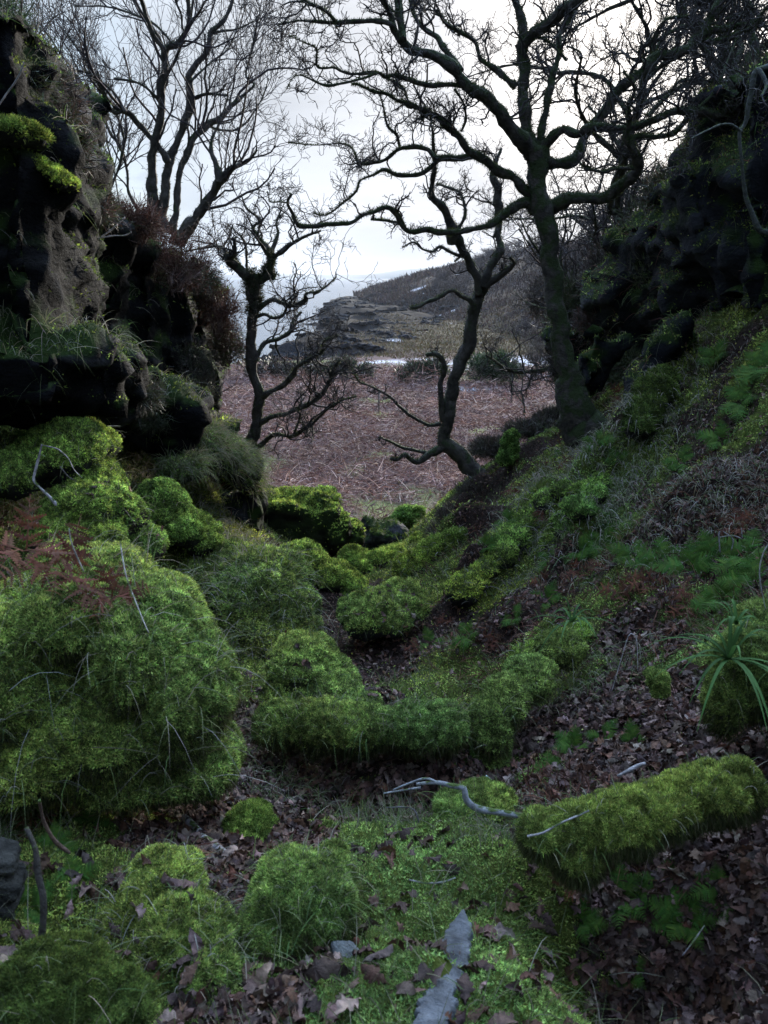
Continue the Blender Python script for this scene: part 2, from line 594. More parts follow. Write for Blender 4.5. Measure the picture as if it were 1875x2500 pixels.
hilm = sstep(0, 6, gx - np.interp(gy, TOE_Y, TOE_X))[:, None]
fld = fld * (1 - hilm) + np.array([.034, .025, .027]) * (1 + .5 * n2(gx, gy, .07, 4, 44)[:, None]) * hilm
rkm = (sstep(80, 92, gy) * sstep(5, -7, gx - np.interp(gy, [80, 120, 200, 300, 400], [-2, 2, 14, 10, -10])))[:, None]
fld = fld * (1 - rkm) + np.array([.020, .021, .026]) * (1 + .6 * n2(gx, gy, .5, 4, 45)[:, None]) * rkm
low = sstep(-8.9, -9.5, gz)[:, None] * (gy > 30)[:, None]
fld = fld * (1 - low) + np.array([.02, .022, .03]) * low
wp = n2(gx, gy, .15, 3, 52)
path = sstep(.3, .6, np.exp(-((gy - 79 - 5 * np.sin(gx * .25)) ** 2) / 45) + .9 * wp - .1) * sstep(-9, -4, gx) * (gx < 24)
path = (path * sstep(.0, .25, n2(gx * .5, gy, .5, 3, 55) + .33))[:, None]
fld = fld * (1 - path) + np.array([.42, .42, .46]) * path
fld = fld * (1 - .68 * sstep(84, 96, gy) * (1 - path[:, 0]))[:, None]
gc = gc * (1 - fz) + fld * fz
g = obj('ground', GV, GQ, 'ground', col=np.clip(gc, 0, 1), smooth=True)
tag(g, 'sloping gully floor and banks running down to the flat field', kind='structure')

# the bare stone in the foreground keeps the moss off
EXCL = []
for a_, b_, r_ in [(992, 2010, .010), (988, 2040, .022), (978, 2075, .030), (968, 2105, .034), (958, 2135, .034), (948, 2165, .032), (940, 2195, .03), (930, 2225, .03)]:
    q_ = hit('V', a_, b_)
    EXCL.append((q_[0], q_[1], r_))
# moss and litter on the ground
tri = totri(GQ[(GV[GQ[:, 0], 1] < 17)])
ACCm, ACCg = Acc(), Acc()
MOSSC = [(.26, .345, .078), (.18, .26, .060), (.38, .46, .125), (.085, .145, .036), (.25, .28, .075)]


def px_size(P):
    return np.linalg.norm(P, axis=1) / 852.0


def add_moss(acc, P, Nn, cols=MOSSC, lf=1.0, up=.25, spread=.6, wmul=1.0):
    n = len(P)
    if not n:
        return
    s = px_size(P)
    L = np.maximum(.011, s * 2.1) * rng.uniform(.5, 1.4, n) * lf
    W = np.maximum(.0036, s * 1.35) * rng.uniform(.7, 1.4, n) * wmul
    D = Nn * .55 + rng.normal(size=(n, 3)) * spread
    D[:, 2] += up * .6
    big = 1 + .5 * fbm(P * 2.2, 3)[:, None]
    fine = 1 + .55 * vn(P / np.maximum(.03, s * 5)[:, None])[:, None]
    yel = fbm(P * 1.1 + 9, 2)[:, None]
    c = pick(cols, n) * np.clip(big * fine, .25, 2) * (1 + yel * np.array([[.38, .12, -.15]]))
    g_ = np.maximum(.014, s * 3.6)[:, None]
    cl = np.clip(.5 + vn(P / g_) * .65 + vn(P / g_ * .37 + 9) * .45, 0, 1)
    off = (np.maximum(.008, s * 2.0) * cl * .9 - L * .15)
    c = c * (.6 + .6 * cl)[:, None]
    V, T, k = blades(P + Nn * off[:, None], D, L, W, face=Nn)
    C = np.repeat(vary(c, n, 1, .5, .1), k, 0)
    acc.add(V, T, C)


def cov_w(lo):
    def f(ce, fn):
        c = cover(ce[:, 0], ce[:, 1])
        return (c if lo else 1 - c) + .03
    return f


P, Nn = scatter(GV, tri, 380000, cov_w(True))
add_moss(ACCm, P + Nn * .002, Nn)
o = ACCm.obj('ground_moss', 'moss')
tag(o, 'green moss carpeting the gully floor and banks', 'moss', kind='stuff')


# ------------------------------------------------------------------ oak leaf
def oak_leaf():
    pts = [(0, 0, 0)]
    half = [(.02, .05), (.10, .14), (.17, .22), (.10, .30), (.22, .40), (.30, .50), (.19, .56), (.27, .68), (.24, .76), (.13, .78), (.14, .90), (.05, 1.0)]
    V = [(0, -.12), (0, .25), (0, .5), (0, .75), (0, 1.03)]
    mid = len(V)
    L_ = [(x, y) for x, y in half]
    V += L_ + [(-x, y) for x, y in half]
    V = np.array([(x, y, .55 * x * x + .12 * math.sin(3 * y) - .25 * (y - .5) ** 2) for x, y in V])
    T = []
    nh = len(half)

    def m(y):
        return min(range(4), key=lambda i: abs([-.12, .25, .5, .75][i] - y)) if y < 1 else 4
    for sgn in (0, 1):
        b0 = mid + sgn * nh
        prev_m = 0
        for i in range(nh - 1):
            mi = m(half[i][1])
            if mi != prev_m:
                T.append((prev_m, mi, b0 + i) if sgn else (prev_m, b0 + i, mi))
                prev_m = mi
            T.append((mi, b0 + i + 1, b0 + i) if sgn else (mi, b0 + i, b0 + i + 1))
        T.append((prev_m, 4, b0 + nh - 1) if sgn else (prev_m, b0 + nh - 1, 4))
    V[:, 1] -= .45
    return V, np.array(T)


LV, LT = oak_leaf()
LVs = []
for k in range(5):
    q = LV.copy()
    q[:, 0] *= rng.uniform(.75, 1.1)
    q[:, 2] = q[:, 2] * rng.uniform(-.4, 1.8) + .15 * np.sin(q[:, 1] * rng.uniform(2, 5) + rng.uniform(0, 6)) + .12 * np.sin(q[:, 0] * 14 + k)
    LVs.append(q)
LEAFC = [(.095, .050, .036), (.062, .033, .024), (.135, .078, .060), (.070, .044, .038), (.055, .026, .016), (.10, .064, .054), (.21, .145, .12), (.035, .021, .016), (.042, .024, .020), (.11, .05, .03)]


def add_leaves(acc, P, Nn, size=(.04, .09), cols=LEAFC, tilt=.45):
    for k in range(5):
        sel = np.arange(len(P)) % 5 == k
        p, n_ = P[sel], Nn[sel]
        if not len(p):
            continue
        S = rng.uniform(*size, len(p)) * np.clip(1.25 - p[:, 1] * .09, .55, 1)
        V, T = inst(LVs[k], LT, p + n_ * S[:, None] * .12, frames(n_, tilt), S)
        acc.add(V, T, vary(pick(cols, len(p)), len(p), len(LV), .3, .1))


P, Nn = scatter(GV, tri, 24000, cov_w(False))
add_leaves(ACCg, P, Nn)
P, Nn = scatter(GV, tri, 900, None)
add_leaves(ACCg, P, Nn)
# crumbled bits between the leaves
P, Nn = scatter(GV, tri, 60000, cov_w(False))
V, T, k = blades(P, Nn * .5 + rng.normal(size=P.shape), np.maximum(.02, px_size(P) * 2.5) * rng.uniform(.4, 1.6, len(P)), np.maximum(.006, px_size(P) * 1.2))
ACCg.add(V, T, vary(pick(LEAFC, len(P)), len(P), k, .4, .1))
o = ACCg.obj('leaf_litter', 'leaf')
tag(o, 'brown fallen oak leaves and crumbled litter covering the gully floor', 'leaf litter', kind='stuff')

# short wild grass threading through the moss
GRC = [(.10, .15, .045), (.17, .17, .10), (.07, .12, .035), (.22, .20, .15), (.13, .16, .07)]


def grass(acc, P, Nn, L=(.08, .22), cols=GRC, droop=(.1, .6), seg=3, lean=None, spread=.5, wpx=.65):
    n = len(P)
    D = Nn * .6 + rng.normal(size=(n, 3)) * spread
    D[:, 2] += .5
    if lean is not None:
        D += np.asarray(lean)
    s = px_size(P)
    V, T, k = blades(P, D, rng.uniform(*L, n), np.maximum(.0025, s * wpx) * rng.uniform(.7, 1.3, n), rng.uniform(*droop, n), seg, .08)
    acc.add(V, T, vary(pick(cols, n), n, k, .3, .08))


ACC = Acc()


def gpatch(ce, fn):
    return (sstep(.0, .5, n2(ce[:, 0], ce[:, 1], 1.6, 3, 77)) + .06) * (.10 + cover(ce[:, 0], ce[:, 1])) * (1 - .6 * sstep(.3, 1.2, ce[:, 0]))


P, Nn = scatter(GV, tri, 17000, gpatch)
EXCL = []
grass(ACC, P, Nn)
o = ACC.obj('wild_grass', 'grass')
tag(o, 'thin green and straw coloured grass growing through the moss', 'grass', kind='stuff')

# rusty dead fern and twigs caught on the banks
ACC = Acc()


def rust(ce, fn):
    return sstep(.05, .45, n2(ce[:, 0], ce[:, 1], 1.3, 3, 123)) * sstep(.25, .9, np.abs(ce[:, 0] + .05 * ce[:, 1]) - .02 * ce[:, 1]) * sstep(2.2, 3.2, ce[:, 1])


P, Nn = scatter(GV, tri, 15000, rust)
n = len(P)
V, T, k = blades(P + Nn * .01, Nn * .4 + rng.normal(size=(n, 3)) * .6, rng.uniform(.04, .16, n), np.maximum(.006, px_size(P) * 1.0), rng.uniform(0, .5, n), 2, .2)
ACC.add(V, T, vary(pick([(.10, .045, .028), (.07, .035, .024), (.13, .065, .042), (.05, .03, .022)], n), n, k, .4, .1))
o = ACC.obj('dead_fern_litter', 'bracken')
tag(o, 'rust brown dead fern scraps caught on the gully banks', 'dead fern', kind='stuff')

# ------------------------------------------------------------------ bracken field
ft = totri(GQ[(GV[GQ[:, 0], 1] > 15) & (GV[GQ[:, 0], 1] < 80)])


def fw(ce, fn):
    x, y = ce[:, 0], ce[:, 1]
    gr = n2(x, y, .12, 4, 33) + .68 * (1 + 1.3 * n2(x, y, .5, 3, 71)) * (np.exp(-((x + .3) ** 2 / 6 + (y - 27) ** 2 / 60)) + np.exp(-((x + .3) ** 2 / 3 + (y - 50) ** 2 / 50)) + np.exp(-((x - 4.5) ** 2 / 5 + (y - 41) ** 2 / 20)))
    return (1 - .93 * sstep(.15, .45, gr)) * sstep(.9, .2, np.abs(y - 77) / 12 * 0 + (y > 74) * 1.0) * (x < np.interp(y, TOE_Y, TOE_X) + 4)


ACC = Acc()
BRC = [(.19, .108, .088), (.13, .070, .058), (.30, .20, .17), (.085, .046, .038), (.42, .31, .27), (.18, .098, .072)]
P, Nn = scatter(GV, ft, 52000, fw, back=-1)
n = len(P)
D = rng.normal(size=(n, 3))
D[:, 2] = np.abs(D[:, 2]) * .35 + .12
hum = np.maximum(0, n2(P[:, 0], P[:, 1], .55, 3, 61)) * 1.5
P[:, 2] += rng.random(n) * (.25 + hum)
V, T, k = blades(P, D, rng.uniform(.35, 1.15, n), np.maximum(.012, px_size(P) * .62) * rng.uniform(.7, 1.5, n), rng.uniform(.0, .55, n), 3, .15)
big_ = (1 + .45 * n2(P[:, 0], P[:, 1], .18, 3, 66))[:, None]
ACC.add(V, T, vary(pick(BRC, n) * big_, n, k, .35, .06))
# crumpled fronds that give the mat its body
P, Nn = scatter(GV, ft, 60000, fw, back=-1)
n = len(P)
hum = np.maximum(0, n2(P[:, 0], P[:, 1], .55, 3, 61)) * 1.4
P[:, 2] += rng.random(n) * (.12 + hum)
V, T, k = blades(P, rng.normal(size=(n, 3)) + [0, 0, .3], rng.uniform(.1, .35, n), np.maximum(.05, px_size(P) * 1.3), None, 1)
ACC.add(V, T, vary(pick([(.16, .10, .10), (.12, .07, .068), (.20, .13, .125), (.085, .05, .045)], n), n, k, .35, .06))
o = ACC.obj('dead_bracken', 'bracken')
tag(o, 'pinkish brown flattened dead bracken covering the field', 'bracken', kind='stuff')

ACC = Acc()
P, Nn = scatter(GV, ft, 26000, lambda ce, fn: 1.02 - fw(ce, fn), back=-1)
n = len(P)
V, T, k = blades(P, rng.normal(size=(n, 3)) * .5 + [0, 0, .8], rng.uniform(.06, .22, n), px_size(P) * .9, None, 1)
ACC.add(V, T, vary(pick([(.22, .26, .09), (.28, .29, .14), (.17, .22, .07)], n), n, k))
o = ACC.obj('field_grass', 'grass')
tag(o, 'short pale green grass in the gaps of the bracken field', 'grass', kind='stuff')

# scrub on the far slopes
hm = (GV[GQ[:, 0], 1] > 17) & (GV[GQ[:, 0], 1] < 480) & (GV[GQ[:, 0], 0] > np.interp(GV[GQ[:, 0], 1], TOE_Y, TOE_X) - 2)
ht = totri(GQ[hm])
ACC = Acc()
P, Nn = scatter(GV, ht, 95000, lambda ce, fn: sstep(-.2, .5, n2(ce[:, 0], ce[:, 1], .06, 4, 91)) + .15, back=-1)
n = len(P)
s = px_size(P)
tall = np.clip(s * 5, .3, 2.2)
P = P + np.stack([np.zeros(n), np.zeros(n), rng.random(n) * tall * .8], 1)
V, T, k = blades(P, rng.normal(size=(n, 3)) * .6 + [0, 0, .9], tall * rng.uniform(.4, 1, n), s * 1.1, None, 1)
cc = pick([(.042, .028, .031), (.034, .025, .029), (.055, .036, .035), (.03, .028, .022), (.065, .046, .04)], n) * (1 + .5 * n2(P[:, 0], P[:, 1], .05, 3, 92)[:, None])
ACC.add(V, T, vary(cc, n, k, .3, .1))
o = ACC.obj('hillside_scrub', 'bracken')
tag(o, 'purplish brown leafless scrub and heather on the far slopes', 'scrub', kind='stuff')

# rough grass and weed over the shore flats
st_ = totri(GQ[(GV[GQ[:, 0], 1] > 84) & (GV[GQ[:, 0], 1] < 190) & (GV[GQ[:, 0], 2] > -9.2)])
ACC = Acc()
P, Nn = scatter(GV, st_, 26000, lambda ce, fn: sstep(-9, 3, ce[:, 0]) + .04, back=-1)
n = len(P)
V, T, k = blades(P, rng.normal(size=(n, 3)) * .5 + [0, 0, .8], rng.uniform(.2, .6, n), px_size(P) * 1.0, None, 1)
ACC.add(V, T, vary(pick([(.075, .066, .034), (.06, .055, .026), (.09, .072, .044), (.065, .047, .038)], n), n, k))
o = ACC.obj('salt_marsh_grass', 'grass')
tag(o, 'olive and tan rough grass on the flats behind the shore', 'grass', kind='stuff')


SUN_E, SUN_A, EXPO, CLOUD, ZEN, HAZE = 3.4, 7.0, 1.32, 3.8, 8.8, .00008
CL0, CL05, CL1, CL2, CL3 = (.14, .18, .24), (.72, .94, 1.22), (.83, .96, 1.12), (1.02, 1.03, 1.08), (2.6, 2.45, 2.3)


# ------------------------------------------------------------------ solid rock shapes
def ico(n=3):
    import bmesh
    bm = bmesh.new()
    bmesh.ops.create_icosphere(bm, subdivisions=n, radius=1)
    V = np.array([v.co[:] for v in bm.verts])
    T = np.array([[v.index for v in f.verts] for f in bm.faces])
    bm.free()
    return V, T


ICO = ico(3)
CUBE = (np.array([(x, y, z) for x in (-1, 1) for y in (-1, 1) for z in (-1, 1)], float),
        np.array([(0, 1, 3), (0, 3, 2), (4, 6, 7), (4, 7, 5), (0, 4, 5), (0, 5, 1), (2, 3, 7), (2, 7, 6), (0, 2, 6), (0, 6, 4), (1, 5, 7), (1, 7, 3)]))


def solid(parts, voxel, amp=.06, scale=3.0, smooth=2, strata=0.0, ridge=0.0, seed=0.0):
    """union of balls and slabs, fused into one closed surface and weathered with noise"""
    a = Acc()
    for kind, c, r, rot in parts:
        V, T = ICO if kind == 'ball' else CUBE
        R = np.array(Euler(rot).to_matrix())
        a.add((V * np.asarray(r)) @ R.T + np.asarray(c), T, (0, 0, 0))
    V, F, C = a.get()
    me = mesh('tmp', V, F)
    o_ = bpy.data.objects.new('tmp', me)
    COL.objects.link(o_)
    md = o_.modifiers.new('r', 'REMESH')
    md.mode = 'VOXEL'
    md.voxel_size = voxel
    if smooth:
        m2 = o_.modifiers.new('s', 'SMOOTH')
        m2.iterations = smooth
        m2.factor = .6
    dg = bpy.context.evaluated_depsgraph_get()
    dg.update()
    em = bpy.data.meshes.new_from_object(o_.evaluated_get(dg))
    V = np.empty(len(em.vertices) * 3)
    em.vertices.foreach_get('co', V)
    V = V.reshape(-1, 3)
    q = np.empty(len(em.polygons) * 4, np.int32)
    if len(em.loops) == len(q):
        em.polygons.foreach_get('vertices', q)
        F = q.reshape(-1, 4)
    else:
        em.calc_loop_triangles()
        q = np.empty(len(em.loop_triangles) * 3, np.int32)
        em.loop_triangles.foreach_get('vertices', q)
        F = q.reshape(-1, 3)
    bpy.data.objects.remove(o_)
    bpy.data.meshes.remove(em)
    bpy.data.meshes.remove(me)
    n_ = vnormals(V, F)
    d = fbm(V * scale + seed, 4) * amp
    if ridge:
        d = d - np.abs(fbm(V * scale * .6 + seed + 5, 4)) * ridge
    if strata:
        q = V @ np.array([[1, 0, .42], [0, 1, .15], [-.42, -.1, 1.]]).T
        q = q + fbm(V * .8 + seed, 3)[:, None] * .25
        st = vn(np.stack([q[:, 0] * .9, q[:, 1] * .9, q[:, 2] * 5.5], 1)) + .5 * vn(np.stack([q[:, 0] * 2.5, q[:, 1] * 2.5, q[:, 2] * 15], 1) + 7)
        blk = np.round(vn(q * np.array([1.6, 1.6, 2.6]) + 3) * 2.4) / 2.4
        d = d + strata * (st * .6 + blk * .8)
    return V + n_ * d[:, None], F


MASK_BALLS = []


def vball(x, y, hw, hh, Y, dy=None, rot=(0, 0, 0), fr='V'):
    c = at(fr, x, y, Y)
    k = mpp(fr, Y)
    r = (hw * k, (dy if dy else (hw + hh) * .5 * k), hh * k)
    return ('ball', c, r, rot)


def up_w(lo, hi, sc=1.5, lim=-.1):
    def f(ce, fn):
        return sstep(lo, hi, fn[:, 2] + .35 * fbm(ce * sc, 3)) + .01
    return f


MC = {'y': [(.255, .355, .07), (.18, .275, .052), (.35, .44, .10), (.10, .16, .034)], 'g': MOSSC,
      'd': [(.08, .115, .028), (.05, .08, .02), (.11, .15, .035)],
      'o': [(.24, .31, .072), (.175, .24, .056), (.31, .37, .095), (.11, .14, .04)]}


def mossy(name, label, cat, parts, nm, voxel=.03, col='g', amp=.05, lo=-.3, hi=.3, group=None, basecol=(.055, .068, .018), lf=1.0,
          ng=0, gl=(.06, .18), gcols=None, strata=0.0, scale=3.0, hang=0, basemat='mossbase', lean=None, ridge=0.0, nl=0, gw=.6):
    c0 = np.mean([p[1] for p in parts], 0)
    c0[2] = min(p[1][2] - p[2][2] * .8 for p in parts)
    rs_ = np.mean([np.mean(p[2]) for p in parts])
    V, F = solid(parts, voxel, amp, scale, strata=strata, seed=abs(c0[0] * 7 + c0[1]), ridge=ridge)
    ff = 1.0 / rs_
    blk_ = fbm(V * ff * .9 + 31, 3)
    V = V + vnormals(V, F) * ((np.round(blk_ * 3) / 3 * .16 + fbm(V * ff * 2.2, 3) * .12) * rs_)[:, None]
    t = thing(name, label, cat, c0, group)
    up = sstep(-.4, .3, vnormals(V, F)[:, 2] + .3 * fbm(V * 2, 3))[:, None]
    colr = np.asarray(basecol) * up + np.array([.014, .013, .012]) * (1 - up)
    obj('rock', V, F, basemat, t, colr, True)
    if nm:
        a = Acc()
        P, Nn = scatter(V, F, nm, up_w(lo, hi), back=-.35)
        add_moss(a, P, Nn, MC[col], lf)
        if hang:
            P, Nn = scatter(V, F, hang, lambda ce, fn: sstep(.3, -.2, fn[:, 2]) + .02, back=-.3)
            n = len(P)
            D = Nn * .35 + [0, 0, -.9] + rng.normal(size=(n, 3)) * .3
            s = px_size(P)
            V2, T2, k = blades(P, D, rng.uniform(.02, .055, n), np.maximum(.003, s * .8), None, 1)
            a.add(V2, T2, vary(pick([(.07, .085, .025), (.05, .055, .02), (.10, .095, .045), (.04, .05, .018)], n), n, k))
        tag(a.obj('moss', 'moss', t), kind='stuff')
    if ng:
        a = Acc()
        P, Nn = scatter(V, F, ng, up_w(-.6, .3), back=-.4)
        grass(a, P, Nn, gl, gcols or GRC, (.3, 1.1), 4, lean, wpx=gw)
        tag(a.obj('grass', 'grass', t), kind='stuff')
    if nl:
        a = Acc()
        P, Nn = scatter(V, F, nl, up_w(.2, .8), back=-.4)
        add_leaves(a, P, Nn, (.05, .10))
        tag(a.obj('fallen_leaves', 'leaf', t), kind='stuff')
    return t, V, F


STRAW = [(.26, .24, .20), (.20, .19, .13), (.14, .16, .08), (.30, .27, .24)]
# the nearest boulder, bottom left
mossy('mossy_boulder', 'huge moss covered boulder with straw coloured grass at the left edge', 'boulder',
      [vball(190, 1300, 120, 100, 3.05, .45), vball(320, 1390, 125, 130, 2.95, .4), vball(405, 1500, 105, 150, 2.9, .36), vball(60, 1430, 260, 190, 3.0, .5), vball(220, 1560, 250, 150, 2.85, .4),
       vball(470, 1640, 66, 80, 2.9, .22), vball(60, 1630, 200, 100, 2.7, .3), vball(280, 1660, 200, 70, 2.75, .25), vball(110, 1250, 60, 60, 3.2, .3)],
      150000, .028, 'g', .03, -.6, .0, lf=1.15, ng=700, gl=(.10, .34), gcols=STRAW + GRC, hang=9000, lean=(.35, 0, .1), gw=.45)
mossy('mossy_boulder', 'round bright mossy hump with a tail of moss running down to its right', 'boulder',
      [vball(648, 1435, 84, 72, 4.6, .3), vball(700, 1490, 90, 60, 4.5, .3), vball(770, 1530, 62, 40, 4.4, .2), vball(620, 1500, 60, 60, 4.5, .25)],
      26000, .03, 'g', .03, ng=160, nl=10)
mossy('mossy_log', 'long low mossy log lying across the middle of the gully', 'log',
      [vball(600, 1565, 62, 48, 3.75, .16), vball(690, 1568, 80, 54, 3.7, .17), vball(790, 1572, 90, 60, 3.65, .17), vball(880, 1568, 85, 60, 3.65, .17), vball(960, 1568, 58, 56, 3.65, .16)],
      42000, .025, 'g', .04, -.7, -.1, ng=420, hang=4000)
mossy('mossy_boulder', 'yellowish mossy knob at the right end of the log lying across the gully', 'boulder',
      [vball(1065, 1560, 52, 75, 3.8, .22), vball(1090, 1510, 60, 45, 3.85, .2), vball(1150, 1460, 60, 42, 4.1, .2), vball(1210, 1400, 55, 32, 4.5, .2), vball(1060, 1620, 45, 50, 3.75, .15)],
      26000, .025, 'o', .03, -.6, 0, ng=150, hang=3000)
mossy('mossy_mound', 'wide flat mossy mound in the middle of the gully, leaves at its foot', 'mound',
      [vball(800, 1318, 80, 42, 6.3, .4), vball(875, 1300, 66, 34, 6.5, .4), vball(840, 1335, 70, 26, 6.2, .3)],
      20000, .04, 'g', .05, ng=150, nl=60)
mossy('mossy_mound', 'tall mossy slope with trailing pale grass left of the leafy path', 'mound',
      [vball(560, 1270, 110, 85, 6.3, .6), vball(620, 1340, 68, 100, 6.1, .45), vball(480, 1230, 90, 55, 6.8, .5), vball(540, 1380, 90, 90, 5.9, .4), vball(640, 1255, 34, 40, 6.4, .2)],
      42000, .04, 'g', .08, ng=1300, gl=(.08, .25), gcols=STRAW + GRC)
mossy('mossy_boulder', 'dark green mossy hump in front of the block shaped boulder', 'boulder',
      [vball(650, 1222, 66, 48, 8.8, .5), vball(715, 1242, 62, 32, 8.7, .4), vball(760, 1262, 40, 20, 8.6, .3)], 12000, .04, 'y', .05)
mossy('mossy_boulder', 'big dark block shaped boulder with a flat bright moss top, mouth of the gully', 'boulder',
      [('box', at('V', 640, 1132, 11.3), (.53, .6, .37), (0, .06, .1)), ('box', at('V', 600, 1140, 11.6), (.4, .6, .38), (0, -.05, -.2)), vball(728, 1150, 34, 44, 11, .4), vball(690, 1110, 40, 40, 11.2, .4),
       vball(762, 1160, 26, 36, 11.3, .3)], 13000, .045, 'y', .10, .35, .8, strata=.05, basecol=(.02, .03, .01), basemat='rock')
mossy('grey_boulder', 'bare dark grey boulder between two mossy ones at the mouth of the gully', 'boulder',
      [('box', at('V', 822, 1165, 12), (.27, .3, .2), (.2, .25, .3)), vball(855, 1155, 26, 22, 12, .2)], 700, .03, 'd', .05, .7, 1, strata=.04, basecol=(.035, .035, .04), basemat='rock')
mossy('mossy_boulder', 'mossy boulder behind the bare grey one, dead bracken just beyond it', 'boulder',
      [vball(875, 1130, 34, 36, 12.8, .3), vball(905, 1125, 20, 30, 12.9, .2)], 4500, .035, 'y', .06, .0, .6)
mossy('mossy_hummock', 'small round moss cushion at the foot of the block shaped boulder', 'hummock', [vball(762, 1205, 34, 26, 9.8, .25), vball(775, 1228, 28, 20, 9.5, .2)], 5000, .03, 'y', .03)
mossy('mossy_hummock', 'broad moss cushion at the foot of the bare grey boulder', 'hummock', [vball(850, 1212, 45, 30, 9.9, .35), vball(820, 1205, 24, 15, 9.7, .2)], 6000, .03, 'y', .03)
mossy('mossy_hummock', 'little moss cushion where the right bank meets the dark boulders', 'hummock', [vball(900, 1168, 16, 14, 11, .2)], 1500, .03, 'y', .03)
mossy('mossy_boulder', 'steep sided shaggy moss boulder in the foreground below the birch log', 'boulder',
      [vball(640, 1935, 118, 100, 2.12, .16), vball(600, 2010, 110, 90, 2.05, .14), vball(700, 1960, 70, 110, 2.1, .14), vball(720, 1880, 45, 50, 2.2, .1)],
      60000, .016, 'g', .02, -.7, -.1, ng=500, gl=(.05, .14), hang=9000, scale=5, lf=1.1)
mossy('mossy_mound', 'loose mossy mound with straw stems left of the shaggy foreground boulder', 'mound',
      [vball(345, 1930, 110, 85, 2.12, .16), vball(400, 2030, 125, 95, 1.97, .14), vball(300, 2030, 120, 110, 2.02, .14), vball(440, 2110, 110, 80, 1.86, .12), vball(330, 2120, 110, 70, 1.88, .12)],
      48000, .018, 'g', .025, -.6, 0, ng=420, gl=(.06, .16), gcols=STRAW + GRC, scale=5, nl=12, hang=3000)
mossy('mossy_boulder', 'low dark mossy rock in the bottom left corner', 'boulder',
      [vball(110, 2150, 170, 120, 1.62, .15), vball(230, 2190, 120, 80, 1.6, .12)], 30000, .018, 'd', .025, -.6, 0, ng=60, scale=5, lf=.8)
mossy('mossy_log', 'thick mossy log jutting from the right bank over a dark hollow', 'log',
      [vball(1170, 1800, 60, 46, 2.35, .10), vball(1240, 1790, 70, 60, 2.35, .11), vball(1320, 1775, 72, 68, 2.36, .11), vball(1280, 1785, 72, 64, 2.355, .11), vball(1360, 1765, 74, 66, 2.37, .11), vball(1400, 1754, 72, 65, 2.38, .11), vball(1440, 1744, 70, 62, 2.39, .11), vball(1475, 1735, 68, 61, 2.4, .11), vball(1510, 1724, 68, 60, 2.41, .11), vball(1545, 1712, 66, 58, 2.42, .11), vball(1600, 1690, 40, 52, 2.46, .10),
       vball(1250, 1850, 74, 40, 2.3, .07)],
      100000, .016, 'g', .03, -.5, .2, ng=300, gl=(.04, .12), hang=12000, scale=5, lf=1.15)
mossy('mossy_boulder', 'mossy rock at the right edge under the long leaved plant', 'boulder',
      [vball(1620, 1450, 90, 120, 2.95, .2), vball(1560, 1520, 40, 80, 2.9, .15), vball(1660, 1360, 60, 60, 3.1, .2)], 34000, .02, 'o', .03, -.6, .1, ng=160, hang=2500)
mossy('mossy_rock', 'upper shoulder of moss on the left bank behind the forked dead stick', 'boulder',
      [vball(150, 975, 90, 58, 5.6, .5), vball(60, 1010, 80, 50, 5.4, .5), vball(200, 1060, 70, 60, 5.5, .4)], 26000, .04, 'y', .09, ng=200, scale=2.5)
mossy('mossy_rock', 'long mossy rock rib running down the left bank beside the dead stick', 'boulder',
      [vball(240, 1120, 80, 50, 5.5, .4), vball(180, 1090, 80, 45, 5.2, .35), vball(310, 1175, 45, 36, 5.6, .3), vball(130, 1150, 80, 40, 4.9, .3), vball(220, 1170, 60, 30, 5.0, .25)], 26000, .035, 'y', .08, ng=120, scale=2.5, nl=12)
mossy('mossy_boulder', 'ferny dark green boulder on the left bank with one bright mossy edge', 'boulder',
      [vball(345, 1095, 58, 52, 7.0, .4), vball(400, 1140, 50, 36, 6.8, .3), vball(440, 1165, 40, 26, 6.9, .3)], 15000, .035, 'y', .06, ng=60)
mossy('mossy_stump', 'short upright mossy stump on the right bank in front of the field', 'stump',
      [vball(1100, 965, 18, 34, 10.2, .12), vball(1090, 990, 18, 22, 10.1, .12), vball(1105, 945, 15, 16, 10.2, .1)], 3500, .025, 'y', .04, -.6, 0, scale=6)
mossy('mossy_hummock', 'round mossy lump with a dark hollow below it, high on the right bank', 'hummock',
      [vball(1330, 1130, 50, 26, 6.6, .3), vball(1290, 1140, 30, 22, 6.5, .2)], 7000, .03, 'd', .04, -.4, .2, ng=200, gcols=STRAW)
mossy('mossy_hummock', 'mossy lump wrapped in pale hanging grass below the large oak', 'hummock',
      [vball(1330, 975, 30, 40, 8.5, .25), vball(1290, 1000, 25, 30, 8.4, .2)], 5000, .03, 'o', .05, ng=260, gcols=STRAW, gl=(.1, .3))
mossy('mossy_hummock', 'small moss cap on a stub among the leaves of the right bank', 'hummock', [vball(1418, 1465, 32, 18, 3.55, .09), vball(1425, 1490, 22, 22, 3.5, .07)], 5000, .016, 'g', .015)
mossy('mossy_hummock', 'bright low moss cushion beside the peeling birch log', 'hummock', [vball(540, 1780, 62, 26, 2.78, .14)], 12000, .016, 'y', .015)
mossy('mossy_hummock', 'bright moss cushion under the bent grey branch', 'hummock', [vball(1050, 1725, 70, 26, 2.98, .14), vball(980, 1745, 50, 25, 2.95, .12)], 14000, .016, 'g', .015, ng=60)

